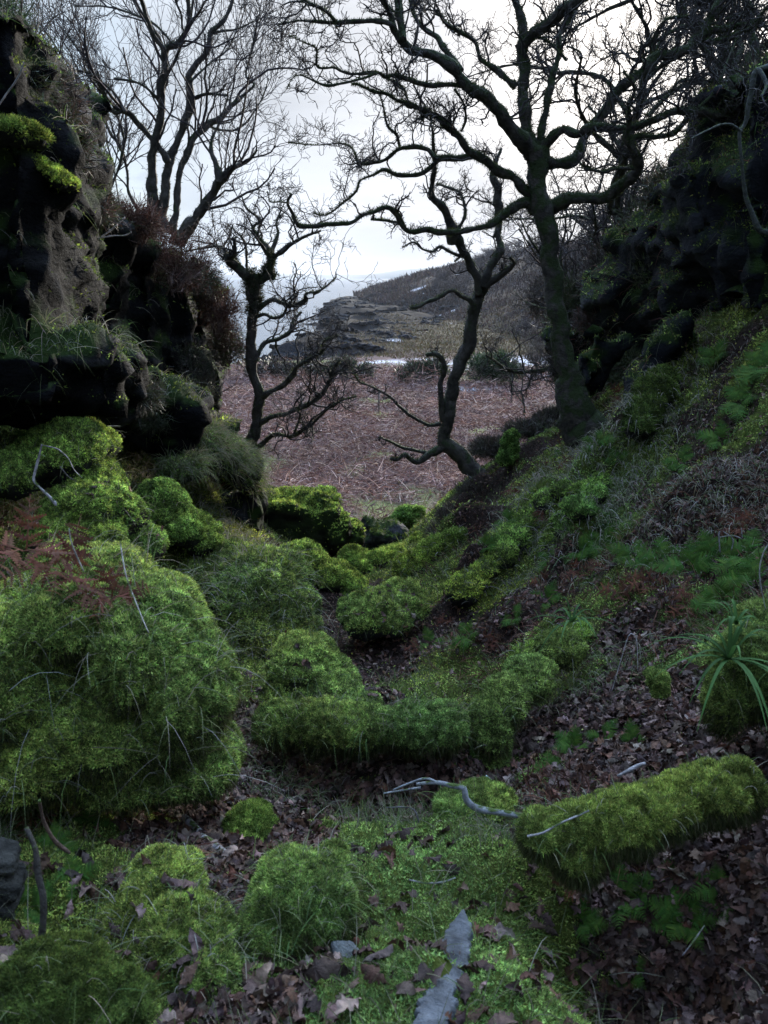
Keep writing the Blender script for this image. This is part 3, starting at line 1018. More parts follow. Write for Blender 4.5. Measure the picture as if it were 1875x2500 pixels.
for lab_, pts_, r_, Y_ in [('long narrow moss rib running diagonally down the middle of the right bank', [(1000, 1290), (1050, 1235), (1110, 1180), (1160, 1125), (1215, 1075)], .13, 0),
                           ('short moss rib just right of the leafy gully mouth, on the right bank', [(880, 1240), (930, 1205), (980, 1175)], .16, 0),
                           ('moss rib on the right bank between pale hanging grass', [(1200, 1180), (1250, 1110), (1300, 1050)], .12, 0),
                           ('low moss rib on the right bank above the yellow mossy knob', [(1130, 1440), (1190, 1400), (1250, 1370)], .09, 0),
                           ('mossy rib of rock rising to the foot of the right cliff', [(1385, 930), (1400, 880), (1430, 830)], .17, 0)]:
    hh_ = [hit('V', a_, b_) for a_, b_ in pts_]
    pr_ = []
    for a_, b_ in zip(hh_[:-1], hh_[1:]):
        for t_ in (0, .5):
            pr_.append(('ball', a_ + (b_ - a_) * t_ + [0, 0, r_ * .1], (r_ * rng.uniform(.8, 1.2), r_ * 1.4, r_ * rng.uniform(.7, 1.0)), (0, 0, 0)))
    pr_.append(('ball', hh_[-1], (r_, r_, r_ * .7), (0, 0, 0)))
    mossy('mossy_rib', lab_, 'rock', pr_, 9000, .03, 'd' if 'cliff' in lab_ else 'y', .05, -.3, .3, ng=120, gcols=STRAW)

# slab of bare stone in the foreground moss
p = hit('V', 962, 2110)
_hs = np.array([hit('V', a_, b_) for a_, b_ in [(992, 1995), (985, 2050), (968, 2105), (950, 2160), (935, 2210), (918, 2270)]])
ns_, nt_ = 90, 34
ss_ = np.linspace(0, 5, ns_)
cc_ = np.stack([np.interp(ss_, range(6), _hs[:, k]) for k in range(3)], 1)
cc_[:, 0] = np.polyval(np.polyfit(cc_[:, 1], cc_[:, 0], 1), cc_[:, 1])
cc_[:, 2] = np.polyval(np.polyfit(cc_[:, 1], cc_[:, 2], 1), cc_[:, 1])
tt_ = np.linspace(-1.25, 1.25, nt_)
SS, TT = np.meshgrid(ss_, tt_, indexing='ij')
wd_ = np.interp(SS, [0, .4, 1.2, 2.5, 4, 5], [.006, .030, .044, .044, .040, .036]) * (1 + .2 * vn(np.stack([SS.ravel() * 7, np.sign(TT.ravel()) * 3, TT.ravel() * 0], 1)).reshape(SS.shape) + .08 * vn(np.stack([SS.ravel() * 1.7, TT.ravel() * 0 + np.sign(TT.ravel()), TT.ravel() * 0], 1)).reshape(SS.shape))
X_ = cc_[:, 0][:, None] + np.clip(TT, -1.02, 1.02) * wd_
Y_ = cc_[:, 1][:, None] + 0 * TT
Z_ = cc_[:, 2][:, None] + .030 - .010 * TT ** 2 - np.clip(np.abs(TT) - 1, 0, 1) * .3
V = np.stack([X_.ravel(), Y_.ravel(), Z_.ravel()], 1)
V[:, 2] += fbm(V * 16, 4) * .009 + fbm(V * 70, 2) * .003 + np.round(fbm(V * np.array([30., 12., 10.]) + 4, 3) * 3) / 3 * .006
i_ = (np.arange(ns_ - 1)[:, None] * nt_ + np.arange(nt_ - 1)[None]).ravel()
F = np.stack([i_, i_ + 1, i_ + nt_ + 1, i_ + nt_], 1)
p = cc_[40]
tag(obj('stone_slab', V, F, 'stone', None, (.15, .16, .175), True, loc=p), 'bare blue grey stone showing through the moss at the bottom of the picture', 'stone')

# ------------------------------------------------------------------ cliffs


def vbox(x0, x1, y0, y1, Y, thick, rot=(0, 0, 0), fr='V', side=0):
    """a slab whose near face spans the noted rectangle; thick = half depth along the view, side pushes it back into the bank"""
    c = at(fr, (x0 + x1) / 2, (y0 + y1) / 2, Y)
    k = mpp(fr, Y)
    return ('box', c + np.array([side, thick, 0]), ((x1 - x0) / 2 * k + abs(side) * .5, thick, (y1 - y0) / 2 * k), rot)


LB = [
    vbox(-260, 60, 60, 900, 5.1, 1.0, (0, .05, .1), side=-.3), vbox(40, 140, 200, 700, 6.0, .9, (.05, .1, .15), side=-.5),
    vbox(-50, 155, 235, 420, 5.6, .8, (0, .15, .1), side=-.3), vbox(60, 160, 190, 330, 6.2, .7, (.1, .1, .1), side=-.4),
    vbox(0, 120, 130, 300, 6.4, .7, (.1, .3, 0), side=-.4), vbox(-100, 70, 60, 220, 6.3, .7, (0, .35, 0), side=-.4),
    vbox(100, 230, 420, 860, 6.9, .9, (0, .1, .1), side=-.5), vbox(180, 320, 480, 880, 7.8, .9, (.05, .08, .1), side=-.6),
    vbox(270, 400, 520, 900, 8.8, .9, (0, .1, .05), side=-.7), vbox(350, 470, 570, 900, 9.8, .9, (0, .03, .05), side=-.7),
    vbox(410, 508, 640, 830, 10.9, .8, (0, .02, 0), side=-.6), vbox(430, 500, 760, 930, 11.0, .6, (0, .12, .1), side=-.5), vbox(330, 470, 560, 680, 10.2, .8, (0, .25, .05), side=-.7),
    vbox(380, 500, 590, 720, 10.8, .8, (0, .35, .0), side=-.6), vbox(90, 260, 400, 520, 7.4, .8, (0, .45, .1), side=-.5), vbox(180, 340, 440, 560, 8.4, .8, (0, .35, .1), side=-.6),
    vbox(-200, 150, 740, 880, 4.9, .7, (0, .10, .1), side=-.3), vbox(60, 245, 755, 850, 5.7, .6, (.05, .22, .15), side=-.2), vbox(180, 300, 800, 900, 6.7, .6, (0, .3, .1), side=-.2),
    vbox(280, 420, 850, 960, 8.0, .6, (0, .35, .1), side=-.2), vbox(400, 500, 910, 1010, 9.6, .5, (0, .4, .05), side=-.2),
    vbox(430, 548, 1020, 1180, 9.8, .5, (0, .05, .1), side=-.3),
]
cl0 = at('V', 100, 900, 6.5)
V, F = solid(LB, .055, .16, 1.6, 0, strata=.10, ridge=.16, seed=3)
V[:, 0] = V[:, 0]
t = thing('rock_cliff', 'tall dark wet rock cliff with mossy ledges along the left side of the gully', 'cliff', cl0)
nn = vnormals(V, F)
nz_ = fbm(V * 1.7, 4)
c = np.array([.0040, .0040, .0048]) * (1 + .9 * nz_[:, None])
bd_ = vn(np.stack([V[:, 0] * 1.2, V[:, 1] * .9, (V[:, 2] + .25 * V[:, 1]) * 13 + 2 * fbm(V * 1.5, 3)], 1))
c = np.clip(c * (1 + .5 * bd_[:, None]), .002, 1) + np.array([.034, .034, .036]) * sstep(.45, .75, bd_)[:, None]
V = V + nn * (bd_ * .03)[:, None]
obj('rock_face', V, F, 'rock', t, c, False)
CLV, CLF = V, F
a = Acc()
P, Nn = scatter(V, F, 18000, lambda ce, fn: sstep(.25, .8, fn[:, 2] + .45 * fbm(ce * 1.4, 3)) + .006)
add_moss(a, P, Nn, MC['d'] + MC['y'][:1], 1.2)
P, Nn = scatter(V, F, 1900, lambda ce, fn: sstep(.4, .9, fn[:, 2] + .4 * fbm(ce * 1.1, 3)) * (1 + (ce[:, 2] < -.2) * 2), back=-.8)
grass(a, P, Nn, (.12, .36), GRC + STRAW, (.5, 1.3), 4, (.2, -.2, 0))
tag(a.obj('moss', 'moss', t), kind='stuff')
# bright cushions on the two upper ledges
mossy('moss_cushion', 'vivid green moss cushion on the highest ledge of the left cliff', 'moss cushion',
      [vball(40, 290, 52, 26, 5.3, .3), vball(-20, 285, 60, 30, 5.2, .3)], 9000, .025, 'y', .03, -.5, .1, lf=1.7, basecol=(.05, .09, .012))
mossy('moss_cushion', 'bright moss strip along the lip of the overhanging block, left cliff', 'moss cushion',
      [vball(110, 372, 30, 14, 5.5, .2, (0, .6, 0)), vball(140, 395, 22, 18, 5.55, .2), vball(90, 355, 22, 12, 5.5, .2)], 5000, .02, 'y', .02, -.5, .1, lf=1.1)
mossy('wet_rock', 'glistening wet black rock under the hanging grass beside the block shaped boulder', 'rock',
      [('box', at('V', 470, 1120, 9.6), (.32, .3, .28), (.1, .05, .2)), ('box', at('V', 520, 1110, 9.9), (.22, .3, .33), (0, .1, 0))], 300, .03, 'd', .05, .8, 1.1, strata=.07, basecol=(.015, .016, .02), basemat='rock')
mossy('grassy_overhang', 'shaggy grass covered turf overhanging the dark hollow at the end of the left bank', 'turf',
      [vball(520, 1010, 45, 50, 9.4, .4), vball(480, 985, 60, 45, 9.0, .4), vball(430, 960, 60, 45, 8.6, .4), vball(545, 1040, 22, 30, 9.8, .3), vball(400, 1010, 55, 30, 8.0, .35)],
      9000, .04, 'g', .08, -.5, .2, ng=3600, gl=(.10, .28), gcols=STRAW[1:3] + GRC + [(.12, .12, .07)], lean=(.4, -.3, 0))

RB = [
    vbox(1560, 2000, 130, 620, 7.6, 1.2, (0, -.1, -.1), side=.9), vbox(1480, 1640, 330, 760, 8.6, 1.0, (0, -.30, -.1), side=.7), vbox(1420, 1600, 420, 800, 9.4, 1.0, (0, -.32, 0), side=.7),
    vbox(1350, 1500, 470, 800, 10.4, 1.0, (0, -.3, 0), side=.7), vbox(1290, 1420, 560, 860, 11.2, .9, (0, -.25, 0), side=.6), vbox(1200, 1330, 690, 900, 12.3, .8, (0, -.35, 0), side=.5),
    vbox(1530, 1700, 230, 520, 8.2, 1.0, (0, -.28, 0), side=.8), vbox(1600, 1900, 60, 300, 8.4, 1.0, (0, -.2, 0), side=.9),
    vbox(1270, 1330, 720, 850, 10.2, .25, (.1, .25, 0)), vbox(1240, 1290, 770, 880, 10.0, .2, (0, .3, 0)),
    vbox(1440, 1520, 690, 780, 8.3, .22, (0, .7, 0)), vbox(1395, 1460, 740, 860, 8.2, .2, (0, .4, 0)), vbox(1375, 1420, 830, 910, 8.0, .16, (0, .15, 0)),
]
V, F = solid(RB, .06, .12, 1.3, 1, strata=.0, ridge=.22, seed=9)
q = V @ np.array([[.85, 0, .53], [0, 1, 0], [-.53, 0, .85]])
st = vn(np.stack([q[:, 0] * 5.0, q[:, 1] * 1.2, q[:, 2] * .8], 1)) + .5 * vn(np.stack([q[:, 0] * 13, q[:, 1] * 3, q[:, 2] * 2.], 1))
V = V + vnormals(V, F) * (st * .17)[:, None]
t = thing('rock_cliff', 'dark slanting rock cliff with mossy ribs behind the large oak on the right', 'cliff', at('V', 1450, 850, 9.5))
c = np.array([.016, .017, .021]) * (1 + .9 * fbm(V * 1.7, 4)[:, None]) * (1 + .8 * st[:, None])
obj('rock_face', V, F, 'rock', t, np.clip(c, .004, 1), False)
CRV, CRF = V, F
a = Acc()
P, Nn = scatter(V, F, 18000, lambda ce, fn: sstep(.05, .7, fn[:, 2] + .5 * fbm(ce * 1.1, 3)) + .01)
add_moss(a, P, Nn, MC['d'] + MC['o'], 1.2)
P, Nn = scatter(V, F, 2600, lambda ce, fn: sstep(.0, .6, fn[:, 2] + .6 * fbm(ce * .9, 3)), back=-.8)
grass(a, P, Nn, (.12, .34), [(.10, .13, .05), (.14, .14, .09), (.06, .10, .03), (.12, .06, .045), (.09, .05, .04)], (.5, 1.3), 4, (-.3, -.2, 0))
tag(a.obj('moss', 'moss', t), kind='stuff')


# ------------------------------------------------------------------ trees
def parse(s):
    pts = [tuple(float(v) for v in p.split(',')) for p in s.split()]
    w = [p[2] if len(p) > 2 else None for p in pts]
    known = [i for i, v in enumerate(w) if v is not None]
    w = np.interp(range(len(w)), known, [w[i] for i in known]) if known else np.full(len(w), 10.)
    return np.array([[p[0], p[1]] for p in pts]), np.array(w)


def limb_path(fr, s, Y0, Y1, wf=1.0):
    q, w = parse(s)
    n = len(q)
    tt = np.linspace(0, 1, n)
    P = np.array([at(fr, q[i, 0], q[i, 1], Y0 + (Y1 - Y0) * tt[i] ** 1.2) for i in range(n)])
    R = np.array([w[i] * mpp(fr, P[i, 1]) * .5 for i in range(n)]) * wf
    return P, np.maximum(R, .003)


def resample(P, R, step):
    n = len(P)
    out, ro = [], []
    for i in range(n - 1):
        p0, p1, p2, p3 = P[max(i - 1, 0)], P[i], P[i + 1], P[min(i + 2, n - 1)]
        d = np.linalg.norm(p2 - p1)
        k = max(1, int(math.ceil(d / step)))
        for j in range(k):
            t = j / k
            out.append(.5 * ((2 * p1) + (-p0 + p2) * t + (2 * p0 - 5 * p1 + 4 * p2 - p3) * t * t + (-p0 + 3 * p1 - 3 * p2 + p3) * t ** 3))
            ro.append(R[i] * (1 - t) + R[i + 1] * t)
    out.append(P[-1])
    ro.append(R[-1])
    return np.array(out), np.array(ro)


def bark_tube(acc, P, R, k, col, knob=.12, flare=0.0):
    """one limb: tube with knots and furrows, closed at both ends"""
    st = max(.018, min(.08, R.mean() * .9))
    P, R = resample(P, R, st)
    R = R * (1 + knob * 1.6 * vn(P * np.array([6., 6., 6.]) + 3) + knob * vn(P * 17.))
    if flare:
        d = np.arange(len(R)) / len(R)
        R = R * (1 + flare * np.exp(-d * 14))
    P = P + np.stack([vn(P * 9), vn(P * 9 + 50), vn(P * 9 + 90)], 1) * (R * .34)[:, None]
    V, Q = tubes(P[None], R[None], k)
    cen = np.repeat(P, k, 0)
    dr = V - cen
    fur = 1 + .10 * vn(np.stack([V[:, 0] * 30, V[:, 1] * 30, V[:, 2] * 8], 1)) + .12 * vn(V * 12)
    V = cen + dr * fur[:, None]
    m = len(P)
    V = np.concatenate([V, P[:1], P[-1:] + nrm(P[-1:] - P[-2:-1]) * R[-1] * .5])
    T = []
    for j in range(k):
        T.append((m * k, (j + 1) % k, j))
        T.append((m * k + 1, (m - 1) * k + j, (m - 1) * k + (j + 1) % k))
    c = np.asarray(col) * (1 + .3 * vn(V * 8))[:, None]
    b = acc.n
    acc.add(V, Q, c)
    acc.T.append(np.array(T) + b)
    return P, R


def grow(S, D, L, r0, m, wig, up, r1=.35):
    """one generation of twigs: n crooked chains"""
    n = len(S)
    P = np.zeros((n, m, 3))
    P[:, 0] = S
    d = nrm(D)
    L = np.broadcast_to(L, (n,))
    r0 = np.broadcast_to(r0, (n,))
    for i in range(1, m):
        d = nrm(d + rng.normal(size=(n, 3)) * wig + np.array([0, 0, up]))
        P[:, i] = P[:, i - 1] + d * (L / (m - 1))[:, None]
    R = r0[:, None] * np.linspace(1, r1, m)[None]
    return P, R


def spawn(P, R, n, tmin=.2, spread=1.0, fwd=.5, up=.2):
    """start points, directions along existing chains"""
    N_, m, _ = P.shape
    i = rng.integers(0, N_, n)
    t = tmin + (1 - tmin) * rng.random(n) ** .85
    f = t * (m - 1)
    j = np.minimum(f.astype(int), m - 2)
    a = (f - j)[:, None]
    S = P[i, j] * (1 - a) + P[i, j + 1] * a
    tan = nrm(P[i, j + 1] - P[i, j])
    rr = R[i, j] * (1 - a[:, 0]) + R[i, j + 1] * a[:, 0]
    rd = rng.normal(size=(n, 3))
    rd = nrm(rd - (rd * tan).sum(1, keepdims=True) * tan)
    D = tan * fwd + rd * spread + np.array([0, 0, up])
    return S, D, rr, t


def twigs_for(P, R, dens, lens, style, tmin=.25, col=(.035, .03, .028)):
    """twig tree on one limb; returns Acc"""
    a = Acc()
    seglen = np.linalg.norm(np.diff(P, axis=0), axis=1).sum()
    n1 = max(3, int(seglen * dens))
    if style == 'oak':
        w1, w2, up, sp, fw = .42, .5, .10, 1.0, .5
    else:
        w1, w2, up, sp, fw = .20, .28, .09, .8, .9
    S, D, rr, t = spawn(P[None], R[None], n1, tmin, sp, fw, up * 2.5)
    L1 = lens * rng.uniform(.45, 1.2, n1)
    r = np.minimum(rr * .6, .007 + L1 * .012)
    P1, R1 = grow(S, D, L1, r, 8, w1, up, .5)
    V, Q = tubes(P1, R1, 4)
    a.add(V, Q, vary(col, len(V), 1, .2))
    n2_ = n1 * 7
    S, D, rr, t = spawn(P1, R1, n2_, .15, sp, fw + .2, up * 2)
    L2 = lens * .45 * rng.uniform(.4, 1.2, n2_)
    P2, R2 = grow(S, D, L2, np.minimum(rr * .7, .0055), 6, w2, up)
    V, Q = tubes(P2, np.maximum(R2, .0028), 3)
    a.add(V, Q, vary(col, len(V), 1, .2))
    n3 = int(n2_ * 3)
    S, D, rr, t = spawn(P2, R2, n3, .2, sp, fw + .3, up)
    P3, R3 = grow(S, D, lens * .2 * rng.uniform(.4, 1.2, n3), np.full(n3, .0030 if style == 'oak' else .0024), 4, w2, up)
    V, Q = tubes(P3, np.maximum(R3, .0021), 3)
    a.add(V, Q, vary(col, len(V), 1, .2))
    return a


def limb_moss(acc, P, R, n, cols, L=(.012, .035)):
    i = rng.integers(0, len(P) - 1, n)
    a = rng.random((n, 1))
    c = P[i] * (1 - a) + P[i + 1] * a
    tan = nrm(P[i + 1] - P[i])
    rd = rng.normal(size=(n, 3)) + [0, 0, .35]
    rd = nrm(rd - (rd * tan).sum(1, keepdims=True) * tan)
    p = c + rd * (R[i] * .96)[:, None]
    keep = fbm(p * 3.5, 2) + rd[:, 2] * .3 > -.15
    p, rd = p[keep], rd[keep]
    m = len(p)
    V, T, k = blades(p, rd + rng.normal(size=(m, 3)) * .5, rng.uniform(*L, m), np.maximum(.004, px_size(p) * .6), None, 1)
    acc.add(V, T, vary(pick(cols, m), m, k))


TM = [(.05, .07, .02), (.035, .05, .018), (.06, .075, .03), (.04, .045, .025)]


def tree(name, label, cat, trunk, limbs, bark='bark', col=(.055, .048, .042), dens=5, lens=.8, style='oak', group=None, tw=True, wf=1.0,
         k=14, moss=1400, seed=1, twmat='twig', twcol=(.035, .03, .028), tmin=.25):
    global rng
    keep = rng
    rng = np.random.default_rng(seed)
    fr, s, y0, y1 = trunk
    P, R = limb_path(fr, s, y0, y1, wf)
    t = thing(name, label, cat, P[0], group)
    a = Acc()
    P2, R2 = bark_tube(a, P, R, k, col, .10, .25)
    a.obj('trunk', bark, t, True)
    if moss:
        a = Acc()
        limb_moss(a, P2, R2, moss * 2, TM)
        tag(a.obj('moss', 'moss', t), kind='stuff')
    for L_ in limbs:
        fr, s, y0, y1 = L_[:4]
        opt = L_[4] if len(L_) > 4 else {}
        P, R = limb_path(fr, s, y0, y1, wf)
        a = Acc()
        P2, R2 = bark_tube(a, P, R, 8 if R.max() > .03 else 6, col, .14)
        lo = a.obj('limb', bark, t, True)
        if moss:
            b_ = Acc()
            ln = np.linalg.norm(np.diff(P, axis=0), axis=1).sum()
            limb_moss(b_, P2, R2, int(moss * .35 * ln * min(1.5, R.mean() / .03 + .2)) + 20, TM)
            tag(b_.obj('moss', 'moss', lo), kind='stuff')
        if tw and opt.get('tw', 1):
            b_ = twigs_for(P2, R2, dens * opt.get('tw', 1), lens * opt.get('len', 1), style, opt.get('tmin', tmin), twcol)
            tag(b_.obj('twigs', twmat, lo), kind='stuff')
    rng = keep
    return t


# the large oak on the right bank
OY = 9.6
tree('oak_tree', 'large leafless oak with thick crooked spreading limbs on the right bank', 'oak tree',
     ('B', '345,2600,300 325,2440,235 290,2370,190 240,2170,142 200,1970,118 175,1780,114 152,1580,118 128,1380,122 115,1240,132 78,1110,112 65,1000,118 55,930,140 30,880,120', 9.3, OY) if False else
     ('C', '575,1370,250 548,1290,225 500,1150,180 450,950,142 410,750,118 380,550,114 355,350,116 330,150,120 310,20,132 285,-130,114 275,-250,130 255,-330,150', 9.3, OY),
     [
         ('B', '250,915,110 225,850,95 205,780,72 190,650,75 195,500,72 200,380,65 180,270,72', OY, OY + .3, {'tw': .5}),
         ('B', '185,280,55 190,180,52 165,60,45 130,-30,38 110,-160,30', OY + .3, OY + .5),
         ('B', '180,285,60 250,210,62 360,120,60 440,50,62 560,-20,56 680,-120,40', OY + .3, OY - .3),
         ('B', '290,860,55 325,640,46 370,450,40 405,300,38 410,200,35 470,100,42 500,20,30 530,-120,20', OY, OY + .9),
         ('B', '240,930,120 210,880,95 130,800,80 40,660,78 -50,580,76 -127,533,80', OY, OY - .5, {'tw': .5}),
         ('A', '1350,600,78 1270,510,80 1220,440,82 1100,380,72 960,340,66 890,270,60 830,170,48 800,80,38 750,-10,34 700,-150,25', OY - .5, OY - .9),
         ('A', '900,270,48 900,220,46 870,100,42 865,-20,50 880,-150,35', OY - .8, OY - .4),
         ('A', '1290,480,50 1190,350,42 1110,240,38 1000,160,30 940,0,20 930,-100,15', OY - .5, OY + .2),
         ('A', '830,175,36 770,145,34 620,145,36 400,150,26 200,140,14 60,170,7', OY - .8, OY - 1.2),
         ('A', '440,140,26 370,70,24 240,10,26 180,-60,16', OY - 1, OY - 1.3),
         ('A', '1290,575,34 1180,570,32 1080,575,30 930,540,28 850,510,26 770,515,26 720,490,22 560,500,17 480,480,15 430,455,14 320,455,16 310,330,11 240,290,8 130,240,6', OY - .5, OY - 1.4),
         ('A', '725,495,18 620,530,17 490,560,18 370,575,18 210,510,9 150,530,8 110,600,8', OY - 1.2, OY - 1.5, {'tw': .5, 'len': .6}),
         ('A', '1775,1340,84 1690,1240,68 1615,1190,62 1540,1150,64 1450,1080,60 1380,1040,55 1330,1010,50 1280,930,45 1200,860,46 1130,800,42 1050,750,34 930,700,30 860,680,26 780,630,20 690,620,16 600,570,12 550,570,8', OY, OY - .8),
         ('A', '935,700,24 900,600,20 830,550,15 780,520,11', OY - .6, OY - .4),
         ('A', '1290,890,20 1320,800,17 1300,690,15 1240,600,14', OY - .3, OY - .4, {'tw': .6}),
         ('A', '1390,1050,44 1200,1070,40 1120,1070,38 1060,1010,30 960,995,28 860,1010,24 790,1070,26 700,1100,24 600,1100,17 560,1010,12 480,970,9 290,980,6 120,960,5', OY, OY + .8),
         ('A', '875,1000,22 850,910,20 790,850,15 770,750,13 740,640,8', OY + .4, OY + .2),
         ('A', '1120,1085,34 1060,1150,30 990,1180,30 860,1180,26 770,1145,22 700,1180,16 610,1220,14 580,1290,14 540,1330,14 490,1370,12 380,1450,10 290,1440,8', OY + .2, OY - .3, {'tw': .5, 'tmin': .4}),
         ('B', '262,1275,80 225,1215,66 165,1225,56 100,1260,50 30,1320,46 -10,1345,45', OY, OY - .2, {'tw': 0}),
         ('A', '1550,1480,50 1500,1510,44 1420,1535,38 1280,1560,38 1180,1570,36 1050,1555,36 930,1565,30 880,1500,34 830,1420,38 770,1405,36 700,1430,30 620,1455,26 540,1500,28 400,1515,26 240,1530,30 180,1510,26 150,1440,22 115,1370,18 145,1310,22', OY - .2, OY - 1.0, {'tw': .35, 'len': .5}),
         ('A', '885,1500,24 780,1490,20 680,1480,18', OY - .4, OY - .3, {'tw': .3, 'len': .4}),
         ('A', '118,1368,14 60,1362,9 0,1360,8 -20,1290,8', OY - 1, OY - 1, {'tw': .4, 'len': .3}),
         ('B', '255,910,66 330,850,56 430,780,54 520,810,56 600,760,54 750,770,52 870,760,48 980,720,48 1120,660,52 1240,670,52 1380,690,48 1440,630,46 1560,550,40 1700,460,34', OY, OY - 1.2, {'tw': .7}),
         ('B', '290,960,90 370,980,74 460,980,68 520,930,62 540,860,52 580,790,54 640,720,58 720,600,68 820,490,64 930,420,68 1000,340,60 1120,320,62 1220,250,58 1270,210,56 1300,130,52 1370,20,56 1430,-90,40', OY, OY + .6, {'tw': .9}),
         ('B', '1250,245,40 1340,250,34 1460,210,30 1580,150,24 1640,60,16 1700,-20,12', OY + .5, OY + .2),
         ('B', '1280,200,44 1330,180,38 1440,160,36 1560,140,28 1610,110,22 1540,20,20 1500,-60,14', OY + .5, OY + .9),
         ('B', '895,380,26 890,300,20 960,240,20 1000,180,17 1060,110,16 1180,100,14', OY + .3, OY),
         ('B', '300,1255,110 350,1240,86 420,1210,78 560,1190,72 680,1180,68 760,1120,70 850,1060,70 890,990,74 855,910,58 810,830,42 830,720,22 820,620,18 850,590,17 850,510,15 790,430,10', OY, OY - .9, {'tw': .5}),
         ('B', '870,930,40 850,830,36 1000,820,30 1100,790,32 1180,700,30 1210,640,20', OY - .6, OY - .2, {'tw': .7}),
         ('B', '850,1005,24 750,1010,20 660,1030,17 580,1010,14 530,980,9', OY - .7, OY - 1),
         ('B', '935,700,26 1000,630,24 1070,560,20 1130,490,18 1230,480,17 1340,490,15', OY - .6, OY - .3),
         ('B', '1240,650,22 1330,560,17 1380,470,15 1420,350,11 1480,220,8', OY - .9, OY - .6),
         ('A', '2000,410,20 1900,300,16 1800,250,16 1680,260,14', OY, OY + .5),
         ('B', '150,520,42 80,460,38 0,400,30 -60,360,26 -100,250,24 -190,190,24 -260,150,22 -330,60,18', OY + .2, OY + .7),
     ], dens=8.5, lens=.55, style='oak', seed=11, moss=2600, wf=.93)

# the smaller oak growing out over the field
SY = 10.4
tree('oak_tree', 'smaller leaning oak with a broken side branch growing out over the bracken field', 'oak tree',
     ('F', '1330,2090,140 1200,1940,150 1090,1830,140 1050,1750,112 1080,1600,102 1090,1450,106 1130,1300,108 1190,1130,108 1250,980,112 1280,850,108 1310,700,106 1340,560,92 1390,480,100', SY, SY + .1),
     [
         ('F', '1345,560,80 1330,420,68 1270,280,74 1200,170,78 1170,100,94 1130,20,96', SY, SY - .1, {'tw': .4}),
         ('A', '1240,1640,84 1238,1570,74 1200,1470,50 1150,1390,48 1090,1330,38 1090,1220,34 1110,1130,33 1100,1000,22 1100,900,22 1080,830,12', SY - .1, SY - .5),
         ('A', '1250,1560,24 1310,1470,20 1310,1380,19 1280,1300,18 1210,1270,18 1120,1240,12', SY - .1, SY + .3),
         ('F', '1385,490,84 1430,350,74 1490,230,78 1530,150,58 1500,0,44', SY, SY + .2, {'tw': .3}),
         ('A', '1530,1600,50 1538,1510,46 1535,1400,50 1540,1270,54 1500,1200,46 1520,1100,46 1540,1050,28 1560,1000,16', SY + .2, SY + .5),
         ('F', '1400,490,60 1500,400,48 1590,340,50 1640,280,36 1610,230,28', SY, SY - .2, {'tw': .8, 'len': .5}),
         ('F', '1300,670,60 1280,610,50 1190,560,36 1115,515,36 1000,580,36 900,610,32 840,650,28 770,665,24', SY, SY - .4, {'tw': 0}),
         ('F', '1190,225,40 1100,190,28 1010,150,26 960,185,24 870,165,20 800,110,14 700,150,10', SY, SY + .3, {'len': .6}),
         ('F', '1400,500,20 1300,300,20 1240,210,16 1180,240,16 1140,270,16', SY + .1, SY, {'tw': .4, 'len': .4}),
         ('F', '1020,1640,40 930,1650,28 850,1620,30 750,1560,30 660,1480,28 620,1430,28 520,1370,30 430,1320,18 340,1290,16 290,1210,11 200,1080,7', SY, SY - .4, {'tw': .9, 'len': .6}),
         ('F', '1040,1620,60 1030,1480,52 1020,1330,44 1050,1200,46 1040,1100,46 980,1050,42 905,1060,42', SY, SY - .1, {'tw': .4, 'len': .5, 'tmin': .7}),
         ('F', '1080,1830,100 960,1880,74 880,1930,58 820,1960,50 760,1930,38 720,1900,36 660,1940,36 600,1930,30', SY, SY - .3, {'tw': .2, 'len': .3}),
         ('F', '900,1885,34 790,1860,28 700,1840,25 620,1800,22 500,1750,14', SY, SY - .3, {'tw': .2, 'len': .3}),
     ], dens=8, lens=.42, style='oak', seed=21, moss=1500, bark='barkb', wf=.97)

